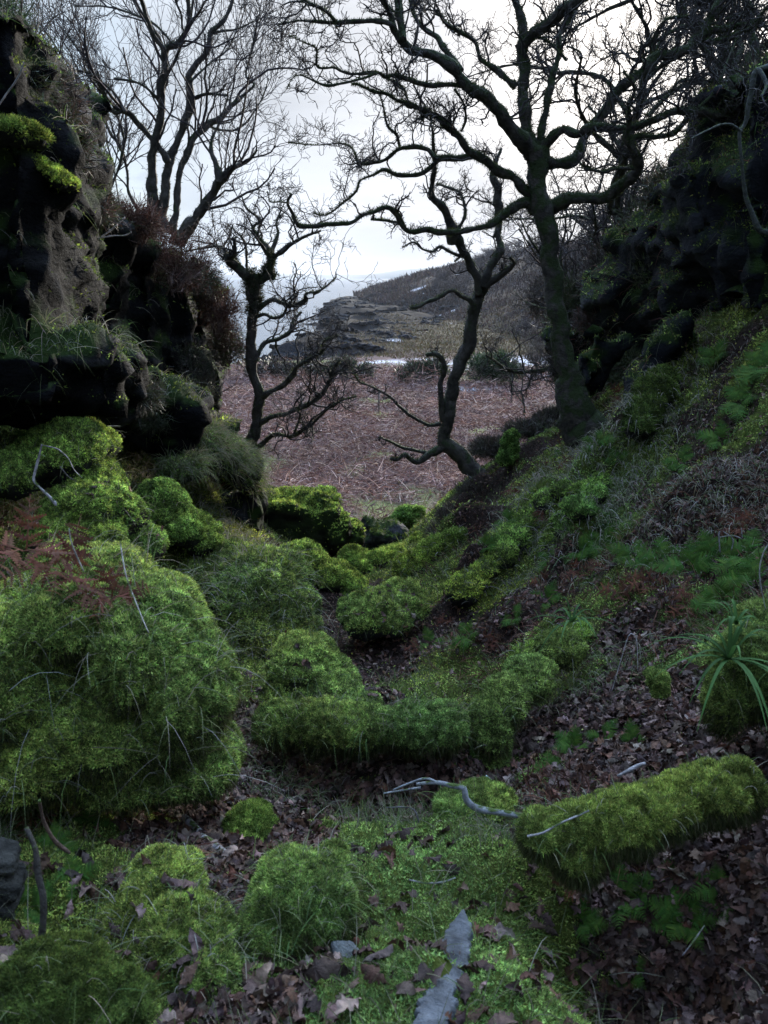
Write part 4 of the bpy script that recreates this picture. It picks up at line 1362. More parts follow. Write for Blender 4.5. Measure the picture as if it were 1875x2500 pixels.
# gnarled tree at the end of the left bank
LY = 10.6
tree('gnarled_tree', 'slender gnarled tree with an ivy clump on its trunk, left of the field', 'tree',
     ('E', '590,1980,80 590,1930,70 610,1800,70 640,1650,72 640,1540,65 600,1420,60 590,1300,72 590,1180,66 600,1080,64 610,980,74 605,860,80 590,760,84', LY, LY),
     [
         ('E', '590,780,70 480,690,60 440,640,50 480,600,26 470,500,12', LY, LY - .3),
         ('E', '640,800,56 720,740,56 720,640,64 700,580,46 640,500,26 600,430,18 650,380,17 560,300,12 520,200,7', LY, LY + .3),
         ('E', '730,650,36 800,590,32 870,540,28 960,490,18 1060,450,10', LY + .1, LY - .3),
         ('E', '735,580,28 770,480,22 760,400,14 800,300,10', LY + .1, LY + .4),
         ('E', '450,640,24 380,560,17 270,570,12 140,590,9', LY, LY + .5),
         ('E', '560,780,24 560,640,16 540,520,12 460,430,8', LY, LY + .2),
         ('E', '640,980,40 730,920,26 800,940,26 870,960,26 950,930,26 960,880,14 1060,850,12 1160,770,8', LY, LY - .5),
         ('E', '620,1030,34 680,1020,26 740,1040,24 800,1020,24 830,970,18 880,900,10', LY, LY - .2),
         ('E', '620,1330,46 650,1250,38 700,1200,30 780,1180,30 850,1130,26 880,1060,30 930,1000,12', LY, LY + .4),
         ('E', '650,1570,46 720,1540,38 810,1490,36 870,1430,36 900,1370,36 1000,1310,30 1070,1270,18 1080,1200,12 1180,1160,8', LY, LY - .6),
         ('E', '630,1770,40 700,1720,32 850,1680,30 960,1630,32 1050,1570,30 1110,1490,26 1140,1400,24 1190,1320,9', LY, LY - .9),
         ('E', '610,1930,46 680,1880,32 750,1830,30 850,1840,26 940,1800,23 1010,1750,20 1100,1660,16 1200,1600,12 1300,1570,7', LY, LY - 1.2),
         ('E', '870,1845,18 920,1700,14 900,1660,10 960,1560,7', LY - .6, LY - .8),
     ], dens=9, lens=.55, style='oak', seed=31, moss=1300, bark='barkb')
# many stemmed tree on top of the left cliff
BY = 11.5
BRK = dict(bark='barkb', col=(.07, .062, .056), style='birch', twcol=(.05, .042, .045))
tree('birch_tree', 'leafless tree of several tall stems fanning out of the left cliff top', 'tree',
     ('D', '1000,1420,110 990,1310,62 1010,1180,50 1030,1050,50 1050,970,46 1100,830,40 1140,720,44 1170,620,46 1160,480,38 1200,400,32 1280,300,28 1290,200,26 1370,130,24 1420,20,20 1440,-120,14', BY, BY + .5),
     [
         ('D', '950,1380,66 930,1150,55 935,1000,50 950,880,50 985,740,44 995,620,44 980,520,52 1010,440,42 1020,310,38 1090,260,30 1150,180,30 1160,80,24 1150,-20,22 1130,-150,14', BY, BY - .4),
         ('D', '1015,310,34 950,230,30 910,130,26 880,40,22 850,-40,18 800,-160,10', BY - .3, BY - .8),
         ('D', '1050,1440,52 1090,1250,40 1100,1060,38 1150,950,38 1200,830,36 1280,770,36 1380,700,30 1430,640,26 1500,580,20 1560,520,15 1510,460,12 1560,250,10 1580,100,7', BY, BY + .8),
         ('D', '1080,1500,90 1150,1400,74 1220,1320,64 1300,1200,56 1370,1090,48 1440,1020,32 1520,990,17 1580,920,9', BY, BY - .6),
         ('D', '1350,1110,44 1330,1020,42 1300,930,28 1300,860,18 1350,740,12 1400,600,8', BY - .4, BY - .2),
         ('D', '1030,1000,44 960,880,36 850,760,33 770,680,28 700,690,24 650,630,20 620,540,20 540,450,16 420,420,11 350,330,8 250,200,5', BY, BY - 1.0),
         ('D', '770,685,20 700,570,14 600,480,12 500,330,9 400,200,6', BY - .6, BY - .3),
         ('D', '900,1380,30 860,1300,25 790,1180,20 780,1050,18 740,900,19 680,820,16 640,720,13 640,600,9 600,450,6', BY, BY + .5),
         ('D', '760,1370,14 740,1290,11 690,1000,9 610,700,7 560,450,5', BY, BY + .3, {'len': .7}),
         ('D', '720,1360,12 700,1280,9 640,1000,7 560,760,5', BY, BY - .3, {'len': .7}),
         ('D', '620,1300,30 640,1210,24 690,1120,20 740,1000,18 760,860,14 720,700,9', BY - .2, BY + .2),
         ('D', '1180,610,24 1280,575,15 1400,590,10', BY + .3, BY - .2),
         ('D', '1290,200,18 1440,180,10 1560,130,7', BY + .4, BY + .4),
         ('D', '1060,270,16 950,150,14 800,80,12 640,40,9 460,40,6', BY - .3, BY + .2),
         ('D', '1170,500,16 1300,380,12 1400,300,10 1460,160,8', BY, BY + .8),
         ('D', '1280,770,20 1360,800,14 1480,780,11 1600,620,8 1650,480,6', BY + .5, BY + .9),
         ('D', '960,600,18 900,540,14 820,500,12 700,480,8', BY - .2, BY - .8),
     ], dens=7.5, lens=1.0, seed=41, moss=500, wf=.97, **BRK)

# background trees on the right hand hillside: grown, not traced


def wild_tree(name, label, base, h, lean, seed, group, nl=9, dens=6, lens=.9, style='oak', r0=.09, moss=300, cat='tree', col=(.05, .045, .042), spread=.9, twcol=(.038, .032, .032)):
    global rng
    keep = rng
    rng = np.random.default_rng(seed)
    base = np.asarray(base, float)
    t = thing(name, label, cat, base, group)
    m = 9
    Pt, Rt = grow(base[None] - [0, 0, .15], np.array([[lean[0], lean[1], 1.0]]), h * .75, r0, m, .14, .08, .35)
    P, R = Pt[0], Rt[0]
    a = Acc()
    bark_tube(a, P, R, 8, col, .14, .3)
    a.obj('trunk', 'bark', t, True)
    S, D, rr, tt = spawn(Pt, Rt, nl, .25, spread, .35, .35)
    Pl, Rl = grow(S, D, h * .5 * rng.uniform(.6, 1.2, nl), np.maximum(rr * .75, .02), 9, .3, .08, .25)
    for i in range(nl):
        a = Acc()
        P2, R2 = bark_tube(a, Pl[i], Rl[i], 5, col, .14)
        lo = a.obj('limb', 'bark', t, True)
        b_ = twigs_for(P2, R2, dens, lens, style, .15, twcol)
        tag(b_.obj('twigs', 'twig', lo), kind='stuff')
    rng = keep
    return t


def gz_at(fr, x, y, Y):
    p = at(fr, x, y, Y)
    return np.array([p[0], p[1], hz(p[0], p[1])])


BT = [(1345, 16.6, 5.2, -.1, 'bushy oak just right of the large oak trunk, its crown low and tangled'),
      (1290, 15.5, 6.0, -.15, 'dark twiggy oak behind the large oak, left of the slanting cliff'),
      (1370, 14.0, 5.8, -.1, 'tangled oak rising over the foot of the slanting cliff'),
      (1450, 13.0, 5.0, .0, 'dense twiggy oak standing directly above the slanting cliff'),
      (1560, 12.0, 5.2, .05, 'tall twiggy oak on the cliff top near the right edge'),
      (1640, 11.0, 4.6, .05, 'fine twigged oak at the right edge under the sun'),
      (1330, 19.0, 7.5, -.05, 'taller hazy oak farther up the hillside behind the others')]
for i, (vx, Y, h, ln, lab) in enumerate(BT):
    p = at('V', vx, 600, Y)
    z = hz(p[0], p[1])
    if i in (2, 3, 4, 5):
        sel = np.abs(CRV[:, 0] - p[0]) + np.abs(CRV[:, 1] - p[1]) < .5
        if sel.any():
            z = max(z, CRV[sel, 2].max() - .05)
    wild_tree('oak_tree', lab, (p[0], p[1], z), h, (ln, 0), 60 + i, 'bare oaks on the right hillside', nl=8 if vx > 1500 else 12, dens=4.5 if vx > 1500 else 7, lens=.75, r0=.10 if h > 5 else .08)
# the pale trunk leaning on the right cliff
tree('lichened_tree', 'pale lichen covered crooked trunk climbing the cliff at the right edge', 'tree',
     ('B', '1700,1420,36 1659,1400,38 1610,1380,34 1560,1280,28 1520,1150,24 1500,950,20 1490,800,20 1520,740,24 1560,560,30 1580,440,30 1659,400,30 1740,350,24', 7.3, 7.5),
     [('B', '1500,790,18 1440,750,12 1380,745,10 1300,780,9 1200,830,7', 7.4, 7.0), ('B', '1600,420,26 1650,500,20 1620,580,14', 7.4, 7.2)],
     dens=6, lens=.4, seed=71, moss=400, bark='wood', col=(.055, .06, .055))


# ------------------------------------------------------------------ ferns
def frond_mesh(name, kind, seed):
    r = np.random.default_rng(seed)
    V, T, C = [], [], []
    npair = 15 if kind == 'green' else 11
    def rp(t):
        return np.array([.05 * math.sin(2.2 * t + seed), t, .42 * t - .62 * t * t * (1.0 if kind == 'green' else 1.35)])
    prev = None
    base = np.array([.050, .105, .018]) if kind == 'green' else np.array([.085, .034, .020])
    for i in range(17):
        t = i / 16
        p = rp(t)
        w = .012 * (1 - t) + .002
        V += [p - [w, 0, 0], p + [w, 0, 0]]
        C += [base * .9] * 2
        if i:
            k = 2 * i
            T += [(k - 2, k - 1, k + 1), (k - 2, k + 1, k)]
    for i in range(npair):
        t = .18 + .80 * i / (npair - 1)
        Lp = .30 * math.sin(math.pi * min(1, (t * .93 + .16))) ** .8 * (1.15 - .5 * t) + .02
        for sd in (-1, 1):
            if kind != 'green' and r.random() < .25:
                continue
            p = rp(t)
            a = math.radians(r.uniform(58, 72) if kind == 'green' else r.uniform(30, 100))
            d = np.array([sd * math.sin(a), math.cos(a), r.uniform(-.35, .02)])
            d /= np.linalg.norm(d)
            nl = 6
            s_ = np.cross(d, [0, 0, 1.0])
            s_ /= np.linalg.norm(s_)
            cc = base * r.uniform(.7, 1.35) * np.array([r.uniform(.8, 1.25), 1, r.uniform(.8, 1.2)])
            for j in range(nl):
                f0 = j / nl
                q = p + d * Lp * f0 - np.array([0, 0, .12 * Lp * f0 * f0])
                w = Lp * .22 * (1 - f0 * .85) + .004
                for s2 in (-1, 1):
                    k = len(V)
                    dz = r.uniform(-.3, .1) * w
                    V += [q, q + d * Lp / nl * 1.15, q + s_ * s2 * w + d * Lp / nl * 1.0 + [0, 0, dz]]
                    C += [cc] * 3
                    T.append((k, k + 1, k + 2))
    me = mesh(name, np.array(V), np.array(T), np.clip(np.array(C), 0, 1))
    me.materials.append(M['fern' if kind == 'green' else 'bracken'])
    return me


FR_G = [frond_mesh('frond', 'green', s) for s in range(4)]
FR_R = [frond_mesh('frond', 'red', s + 20) for s in range(3)]


def fern(p, size, label, kind='green', nf=6, Nn=(0, -.3, 1), group=None, droop=.0):
    t = thing('fern' if kind == 'green' else 'dead_fern', label, 'fern', p, group)
    z = nrm(np.asarray(Nn, float))
    a0 = rng.uniform(0, 6.28)
    size = size * .8
    nf = int(rng.integers(4, 8))
    for i in range(nf):
        o_ = bpy.data.objects.new('frond', (FR_G if kind == 'green' else FR_R)[rng.integers(0, 4 if kind == 'green' else 3)])
        COL.objects.link(o_)
        o_.parent = t
        a = a0 + i * 6.283 / nf + rng.uniform(-.35, .35)
        el_ = rng.uniform(.15, .75) - droop
        s = size * rng.uniform(.7, 1.15)
        mt = Matrix.Rotation(a, 4, 'Z') @ Matrix.Rotation(el_, 4, 'X') @ Matrix.Scale(s, 4)
        up_ = Vector(z).to_track_quat('Z', 'Y').to_matrix().to_4x4()
        o_.matrix_local = up_ @ mt
    return t


FERNS = [
    ('g', 60, 960, .30, 'on the left bank under the rock ledge, nearest the left edge'), ('g', 130, 930, .26, 'just right of the leftmost bank fern under the rock ledge'),
    ('g', 255, 925, .26, 'at the top of the left bank under the middle of the ledge'), ('g', 335, 935, .30, 'bright one on the left bank right of the pale stick'),
    ('g', 420, 945, .30, 'where the left bank meets the foot of the dark cliff'), ('g', 480, 975, .26, 'beside the shaggy turf overhang on the left'),
    ('g', 300, 1000, .22, 'in the middle of the left bank among pale grass'), ('g', 385, 1010, .24, 'below the cliff foot, just left of the grassy overhang'),
    ('g', 330, 1075, .24, 'growing over the dark green boulder of the left bank'), ('g', 300, 1050, .20, 'small pale upright one behind the ferny boulder'),
    ('g', 60, 1040, .24, 'left of the forked dead stick on the moss'), ('g', 460, 900, .24, 'hanging at the foot of the cliff near its right end'),
    ('g', 1050, 1190, .22, 'lowest on the right bank near the mossy boulders'), ('g', 1095, 1130, .24, 'on the right bank below the mossy stump'),
    ('g', 1135, 1150, .24, 'above the long moss rib of the right bank'), ('g', 1190, 1210, .24, 'at the lower end of the right bank moss ribs'),
    ('g', 1250, 1195, .30, 'on the middle of the right bank left of the rusty bracken'), ('g', 1300, 1185, .28, 'right of the rusty bracken in the middle of the right bank'),
    ('g', 1370, 1205, .26, 'in the dense row halfway up the right bank'), ('g', 1430, 1220, .28, 'below the patch of pale dead grass'),
    ('g', 1490, 1240, .30, 'long feathery one in the row right of the pale dead grass'), ('g', 1545, 1215, .28, 'blue green one near the right end of the bank row'),
    ('g', 1610, 1205, .30, 'last of the bank row at the right edge'), ('g', 1560, 1300, .28, 'drooping above the long leaved plant on the right'),
    ('g', 1640, 1270, .30, 'at the right edge above the mossy rock'), ('g', 1180, 1300, .24, 'beside the smaller long leaved plant'),
    ('g', 1110, 1350, .20, 'small one in the litter above the yellow moss knob'), ('g', 1010, 1375, .18, 'tiny one in the leaves in the centre of the gully'),
    ('g', 930, 1395, .18, 'tiny one near the leafy channel of the gully'), ('g', 1330, 1010, .26, 'just below the large oak on the bank'),
    ('g', 1285, 965, .26, 'at the foot of the large oak trunk'), ('g', 1210, 990, .22, 'left of the large oak foot among rusty leaves'),
    ('g', 1385, 800, .34, 'hanging beside the mossy rib of the right cliff'), ('g', 1545, 780, .36, 'upright one high on the right bank under the cliff'),
    ('g', 1600, 880, .36, 'dark one in the shade of the upper right bank'), ('g', 1650, 800, .36, 'highest one on the right bank at the picture edge'),
    ('g', 1560, 960, .30, 'dark one in the middle of the upper right slope'), ('g', 1470, 1010, .26, 'small one among leaves left of the dark upper slope'),
    ('g', 1240, 1625, .17, 'bright upright one in front of the yellow moss knob'), ('g', 1300, 1600, .16, 'flat blue green one in the litter over the mossy log'),
    ('g', 1370, 1610, .15, 'small flat one just above the mossy log'), ('g', 1190, 1670, .13, 'lowest small one left of the mossy log end'),
    ('g', 1020, 1650, .09, 'very small one beside the bent grey branch'), ('g', 1340, 1950, .16, 'dark one in the hollow under the mossy log'),
    ('g', 1430, 1930, .16, 'second dark one deep in the hollow under the mossy log'), ('g', 1480, 2010, .17, 'dark one right of the big pointed oak leaf'),
    ('g', 1360, 2110, .13, 'blue green frond cluster at the bottom right among leaves'), ('g', 1250, 2010, .13, 'dark one at the right edge of the foreground moss'),
    ('g', 1560, 1920, .16, 'faint one in the dark litter near the right edge'),
    ('g', 120, 1830, .12, 'on the dark root at the lower left'), ('g', 165, 1900, .14, 'hanging in front of the dark hole at the lower left'),
    ('g', 60, 1960, .14, 'inside the dark hole at the lower left edge'), ('g', 190, 1780, .13, 'above the dark hole among leaves at the lower left'),
    ('r', 1175, 1265, .24, 'rusty clump by the smaller long leaved plant'), ('r', 1260, 1240, .28, 'rusty clump in the middle of the right bank'),
    ('r', 1340, 1290, .26, 'rusty clump below the fern row of the right bank'), ('r', 1480, 1310, .26, 'rusty clump left of the long leaved plant'),
    ('r', 1400, 1265, .26, 'rusty clump under the pale dead grass'), ('r', 1590, 1150, .26, 'rusty clump above the fern row at the right edge'),
    ('r', 1350, 860, .34, 'red brown clump hanging beside the right cliff rib'), ('r', 1230, 1010, .26, 'red brown clump left of the large oak foot'),
    ('r', 1110, 1075, .26, 'red brown clump on the bank behind the smaller oak'), ('r', 1180, 1120, .22, 'red brown clump between the moss ribs'),
    ('r', 960, 1350, .18, 'red brown clump in the centre of the gully'), ('r', 1060, 1390, .18, 'red brown clump above the yellow moss knob'),
    ('r', 890, 1410, .16, 'red brown clump beside the leafy channel'), ('r', 1150, 930, .3, 'red brown clump on the bank crest before the field'),
    ('r', 70, 1800, .14, 'orange brown clump over the root at the lower left'), ('r', 130, 1235, .28, 'rusty blurred clump on top of the huge left boulder'),
    ('r', 50, 1190, .3, 'rusty blurred clump at the left edge above the huge boulder'), ('r', 240, 1290, .2, 'rusty fronds trailing down the huge left boulder'),
    ('r', 1215, 1930, .11, 'curled pale brown frond below the left end of the mossy log'), ('r', 300, 960, .24, 'rusty clump at the top of the left bank')]
for k_, x, y, s, lab in FERNS:
    fr_ = 'V'
    if y < 830 and x > 1300 or (x > 1500 and y < 900):
        p = hit('V', x, y, 4)
    else:
        p = hit('V', x, y)
    if lab.startswith('rusty blurred') or 'trailing down' in lab:
        p = at('V', x, y, 2.75)
    nv = np.array([(-.6 if x > 1000 else .5 if x < 500 else 0), -.6, 1.0])
    if k_ == 'g':
        fern(p, s, 'green fern ' + lab, 'green', 6, nv)
    else:
        fern(p, s, lab + (' of dead fern' if 'clump' in lab and 'fern' not in lab else ''), 'red', 6, nv)


# ------------------------------------------------------------------ bushes and heather
def bush(name, label, cat, balls, n, L, cols, group=None, stems=6, wpx=1.0, up=.4, m='bushm', stemcol=(.05, .04, .035)):
    cs = np.array([b[1] for b in balls])
    rs = np.array([b[2] for b in balls])
    base = cs.mean(0) - [0, 0, rs[:, 2].max()]
    t = thing(name, label, cat, base, group)
    vol = rs.prod(1)
    i = rng.choice(len(balls), n, p=vol / vol.sum())
    d = nrm(rng.normal(size=(n, 3)))
    r = rng.random(n) ** (1 / 2.2)
    lump = 1 + .35 * vn(d * 2.2 + i[:, None] * 5)
    P = cs[i] + d * rs[i] * (r * lump)[:, None]
    P = P + rng.normal(size=P.shape) * rs.mean() * .16
    keep = fbm(P * (1.6 / rs.mean()), 3) > -.16
    P, d = P[keep], d[keep]
    k_ = len(P)
    V, T, k = blades(P, d * .7 + rng.normal(size=(k_, 3)) * .5 + [0, 0, up], rng.uniform(.5, 1.4, k_) * L, np.maximum(.004, px_size(P) * wpx) * rng.uniform(.6, 1.3, k_), None, 1)
    cc = pick(cols, k_) * np.clip(1 + .7 * fbm(P * (2.0 / rs.mean()), 3), .3, 1.8)[:, None]
    a = Acc()
    a.add(V, T, vary(cc, k_, k))
    tag(a.obj('foliage', m, t), kind='stuff')
    if stems:
        S = np.repeat(base[None], stems, 0) + rng.normal(size=(stems, 3)) * rs.mean() * .15
        P1, R1 = grow(S, rng.normal(size=(stems, 3)) * .6 + [0, 0, 1], rs[:, 2].max() * 1.8, .012 * rs.mean() + .006, 7, .25, .1)
        P2s, D2, rr, tt = spawn(P1, R1, stems * 6, .3, .9, .7, .3)
        P2, R2 = grow(P2s, D2, rs.mean() * .9, rr * .6, 6, .3, .1)
        a = Acc()
        V, Q = tubes(P1, R1, 4)
        a.add(V, Q, stemcol)
        V, Q = tubes(P2, np.maximum(R2, .002), 3)
        a.add(V, Q, stemcol)
        tag(a.obj('stems', 'twig', t), kind='stuff')
    return t


EVG = [(.030, .055, .020), (.022, .042, .018), (.045, .075, .025), (.018, .032, .016)]
HEA = [(.045, .035, .030), (.03, .035, .02), (.06, .042, .038), (.035, .028, .028)]
RED = [(.085, .042, .030), (.06, .030, .024), (.12, .062, .045), (.045, .026, .020)]
GRN = [(.04, .06, .02), (.03, .045, .016), (.06, .075, .03), (.05, .045, .03)]
bush('evergreen_bush', 'large round dark evergreen bush at the far edge of the bracken field', 'bush',
     [vball(1062, 795, 50, 32, 64), vball(1030, 800, 34, 26, 64), vball(1100, 802, 30, 24, 64), vball(1075, 778, 30, 18, 64)], 14000, .28, EVG)
bush('evergreen_bush', 'lower dark bush left of the large round one, pale strip behind it', 'bush',
     [vball(905, 805, 40, 22, 64), vball(940, 800, 30, 24, 64), vball(870, 812, 20, 14, 64)], 8000, .28, EVG + HEA)
bush('evergreen_bush', 'dark bush seen through the gnarled tree branches beside the shell beach', 'bush',
     [vball(775, 808, 34, 24, 66), vball(740, 800, 34, 26, 66), vball(700, 806, 36, 20, 66)], 8000, .28, EVG + HEA)
bush('evergreen_bush', 'dark low bush just right of the cliff edge at the far side of the field', 'bush',
     [vball(640, 805, 40, 20, 66), vball(590, 800, 40, 24, 66), vball(545, 806, 30, 18, 66)], 7000, .3, HEA)
bush('ivy_clump', 'dense dark ragged growth of ivy and moss around the gnarled tree trunk', 'ivy clump',
     [vball(592, 745, 34, 40, LY, .1, fr='E'), vball(575, 800, 36, 40, LY, .12, fr='E'), vball(620, 820, 34, 50, LY, .12, fr='E'), vball(600, 890, 46, 60, LY, .14, fr='E'), vball(640, 930, 30, 60, LY, .1, fr='E'), vball(600, 980, 40, 50, LY, .12, fr='E')],
     7000, .05, [(.035, .045, .02), (.05, .045, .025), (.028, .035, .016)], stems=8, wpx=.8)
bush('ivy_clump', 'dark ragged moss growth in the fork above the gnarled tree trunk', 'ivy clump',
     [vball(725, 640, 24, 60, LY, .1, fr='E'), vball(700, 720, 34, 40, LY, .1, fr='E'), vball(740, 760, 30, 26, LY, .08, fr='E'), vball(660, 760, 36, 20, LY, .08, fr='E')], 3200, .05, [(.035, .045, .02), (.028, .035, .016)], stems=5, wpx=.8)
bush('ivy_clump', 'small dark ragged growth on the broken left fork of the gnarled tree', 'ivy clump',
     [vball(430, 640, 26, 30, LY, .08, fr='E'), vball(470, 690, 34, 26, LY, .08, fr='E'), vball(480, 630, 16, 40, LY, .06, fr='E')], 2000, .05, [(.035, .045, .02), (.028, .035, .016)], stems=4, wpx=.8)
HB = [(1060, 965, 34, 20, 11, 'dark heather clump on the bank crest left of the mossy stump'), (1140, 925, 40, 20, 11.5, 'dark heather clump on the bank crest left of the large oak foot'),
      (1045, 1055, 44, 26, 10, 'wide purple brown heather clump under the smaller oak'), (990, 1110, 34, 22, 10.4, 'purple brown heather clump beside the dark boulders'),
      (1190, 900, 26, 18, 12, 'small heather clump against the large oak foot'), (960, 1150, 24, 14, 10.6, 'lowest small heather clump of the right bank')]
for x, y, a_, b_, Y, lab in HB:
    bush('heather_clump', lab, 'heather', [vball(x + a_ * dx_, y + b_ * dy_, a_ * q_, b_ * q_ * .8, Y, .3) for dx_, dy_, q_ in ((-.8, .35, .55), (-.3, -.1, .6), (.3, .2, .7), (.8, -.3, .5), (1.2, -.1, .4), (0, .5, .6))], 6500, .11, HEA + [(.05, .055, .03)], wpx=.65, stems=22)
SB = [(1250, 660, 60, 60, 14, GRN, 'dark green brush between the large oak trunk and the cliff foot'), (1310, 590, 60, 60, 13.5, HEA, 'brown brush above the foot of the slanting cliff'),
      (1390, 500, 55, 55, 12, GRN, 'dense dark gorse on the slanting cliff edge'), (1230, 770, 40, 60, 13, HEA, 'purple brown brush right beside the large oak trunk'),
      (1290, 700, 50, 50, 12.5, RED[:2] + HEA, 'reddish brush in front of the cliff foot'), (1450, 410, 45, 40, 11, GRN + RED[:1], 'ferny tuft on the upper edge of the right cliff'),
      (1540, 320, 50, 50, 9.6, GRN + RED[:1], 'mixed brown and green brush on the right cliff top'), (1620, 210, 50, 60, 8.8, GRN + HEA, 'brush on the right cliff top by the pale crooked trunk'),
      (1180, 640, 40, 40, 20, HEA, 'brown scrub bush on the slope just left of the trunk, far side'), (1420, 560, 50, 60, 11.0, GRN, 'dark ivy like growth hanging on the right cliff face'),
      (1340, 790, 34, 40, 11, GRN, 'dark growth in the cleft between the cliff ribs')]
for x, y, a_, b_, Y, cl, lab in SB:
    bush('scrub_bush', lab, 'bush', [vball(x, y, a_, b_, Y, .5), vball(x + a_ * .5, y + b_ * .4, a_ * .7, b_ * .7, Y, .4), vball(x - a_ * .5, y + b_ * .5, a_ * .6, b_ * .6, Y, .4)], 4500 if 'cliff face' in lab or 'gorse' in lab else 9000, .12, cl, wpx=.8, stems=8)
LB_ = [(370, 560, 80, 60, 9.3, RED, 'big tangle of rust red dead bracken hanging over the left cliff edge'), (290, 480, 60, 36, 8.2, RED, 'rust red bracken on the cliff edge left of the tree stems'),
       (470, 660, 46, 50, 10.4, RED, 'dull red dead bracken hanging on the right end of the left cliff'), (490, 740, 34, 40, 10.6, RED[:2] + GRN[:1], 'lower fringe of dead bracken at the cliff end above the field'),
       (40, 150, 60, 70, 5.9, GRN, 'leafy dark evergreen shrub at the top left corner'), (10, 50, 34, 90, 6.2, EVG + [(.06, .10, .04)], 'thin leafy sapling crown rising at the top left corner'),
       (140, 300, 30, 50, 6.2, RED[:2] + GRN, 'twiggy brown growth on the upper left crag'), (120, 200, 40, 50, 6.3, RED[:1] + HEA, 'dark brambles on the edge of the upper left crag'),
       (200, 440, 40, 34, 7.0, RED + GRN, 'brown bracken fringe below the overhanging left block'), (430, 600, 40, 34, 10.2, GRN + RED[:1], 'green and brown growth under the leaning tree stems'),
       (330, 900, 46, 20, 8.0, GRN, 'green fringe along the foot of the left cliff'), (130, 790, 60, 18, 5.8, GRN + RED[:1], 'grassy fringe along the top of the left rock ledge'),
       (300, 850, 40, 26, 7.2, GRN + HEA, 'shaggy fringe under the right end of the rock ledge'), (420, 800, 30, 60, 9.9, GRN + HEA, 'dark hanging plants in the cliff cleft')]
for x, y, a_, b_, Y, cl, lab in LB_:
    bush('dead_bracken_clump' if cl is RED else 'scrub_bush', lab, 'bracken' if cl is RED else 'bush',
         [vball(x, y, a_, b_, Y, .35), vball(x + a_ * .5, y + b_ * .5, a_ * .6, b_ * .6, Y, .3), vball(x - a_ * .5, y - b_ * .3, a_ * .6, b_ * .6, Y, .3)], 5000, .10, cl, wpx=.65, stems=16,
         up=.1, m='bracken' if cl is RED else 'bushm', stemcol=(.16, .11, .10) if cl is RED else (.06, .05, .045))

# bare trees out on the flat
fb = gz_at('V', 1155, 815, 66)
wild_tree('small_tree', 'small round bare tree on the flat beside the large evergreen bush', fb, 3.6, (0, 0), 81, None, nl=16, dens=8, lens=.9, style='birch', r0=.10, col=(.06, .05, .05), spread=1.3, twcol=(.06, .05, .05))
fb = hit('V', 1130, 905, 12)
wild_tree('sapling', 'thin bare sapling at the field edge just left of the large oak', fb, 2.4 * fb[1] / 25, (-.1, 0), 82, None, nl=6, dens=5, lens=.4, r0=.025 * fb[1] / 18, moss=0, spread=1.0)
fb = hit('V', 690, 800, 30)
wild_tree('small_tree', 'small bare tree behind the gnarled tree at the shore side of the field', fb, 3.4, (.1, 0), 83, None, nl=12, dens=7, lens=.9, style='birch', r0=.08, spread=1.2, twcol=(.05, .042, .045))
# trees along the skyline of the far hill: one of each kind, then copies


def small_tree_proto(seed):
    global rng
    keep = rng
    rng = np.random.default_rng(seed)
    t = thing('hill_tree', '', 'tree', (0, 0, 0))
    P, R = grow(np.zeros((1, 3)), np.array([[.1, 0, 1.]]), 3.5, .16, 6, .12, .1, .5)
    V, Q = tubes(P, R, 5)
    obj('trunk', V, Q, 'twig', t, (.05, .045, .045))
    S, D, rr, tt = spawn(P, R, 22, .25, 1, .5, .4)
    P1, R1 = grow(S, D, rng.uniform(1.5, 3, 22), .09, 6, .3, .05)
    a = Acc()
    V, Q = tubes(P1, R1, 3)
    a.add(V, Q, (.05, .042, .045))
    S, D, rr, tt = spawn(P1, R1, 260, .2, 1, .6, .2)
    P2, R2 = grow(S, D, rng.uniform(.6, 1.6, 260), .055, 4, .3, .05)
    V, Q = tubes(P2, R2, 3)
    a.add(V, Q, (.055, .045, .05))
    obj_ = a.obj('crown', 'twig', t)
    rng = keep
    return t


protos = [small_tree_proto(s) for s in (1, 2, 3)]
spots = []
for i in range(64):
    Y = rng.uniform(210, 330) if i < 44 else rng.uniform(100, 200)
    vx = rng.uniform(930, 1330) if i < 44 else rng.uniform(1120, 1330)
    p = at('V', vx, 600, Y)
    spots.append((p[0], Y, hz(p[0], Y)))
spots.sort()
for i, (x, y, z) in enumerate(spots):
    if i < 3:
        t = protos[i]
    else:
        s0 = protos[i % 3]
        t = s0.copy()
        COL.objects.link(t)
        for ch in s0.children:
            c_ = ch.copy()
            COL.objects.link(c_)
            c_.parent = t
    t.location = (x, y, z - .2)
    t.rotation_euler = (0, 0, rng.uniform(0, 6.28))
    sc = rng.uniform(.6, 1.15)
    t.scale = (sc * 1.25, sc * 1.25, sc)
    t['label'] = 'tiny bare tree of the wood on the far hill beyond the field'
    t['group'] = 'bare trees of the wood on the far hill'

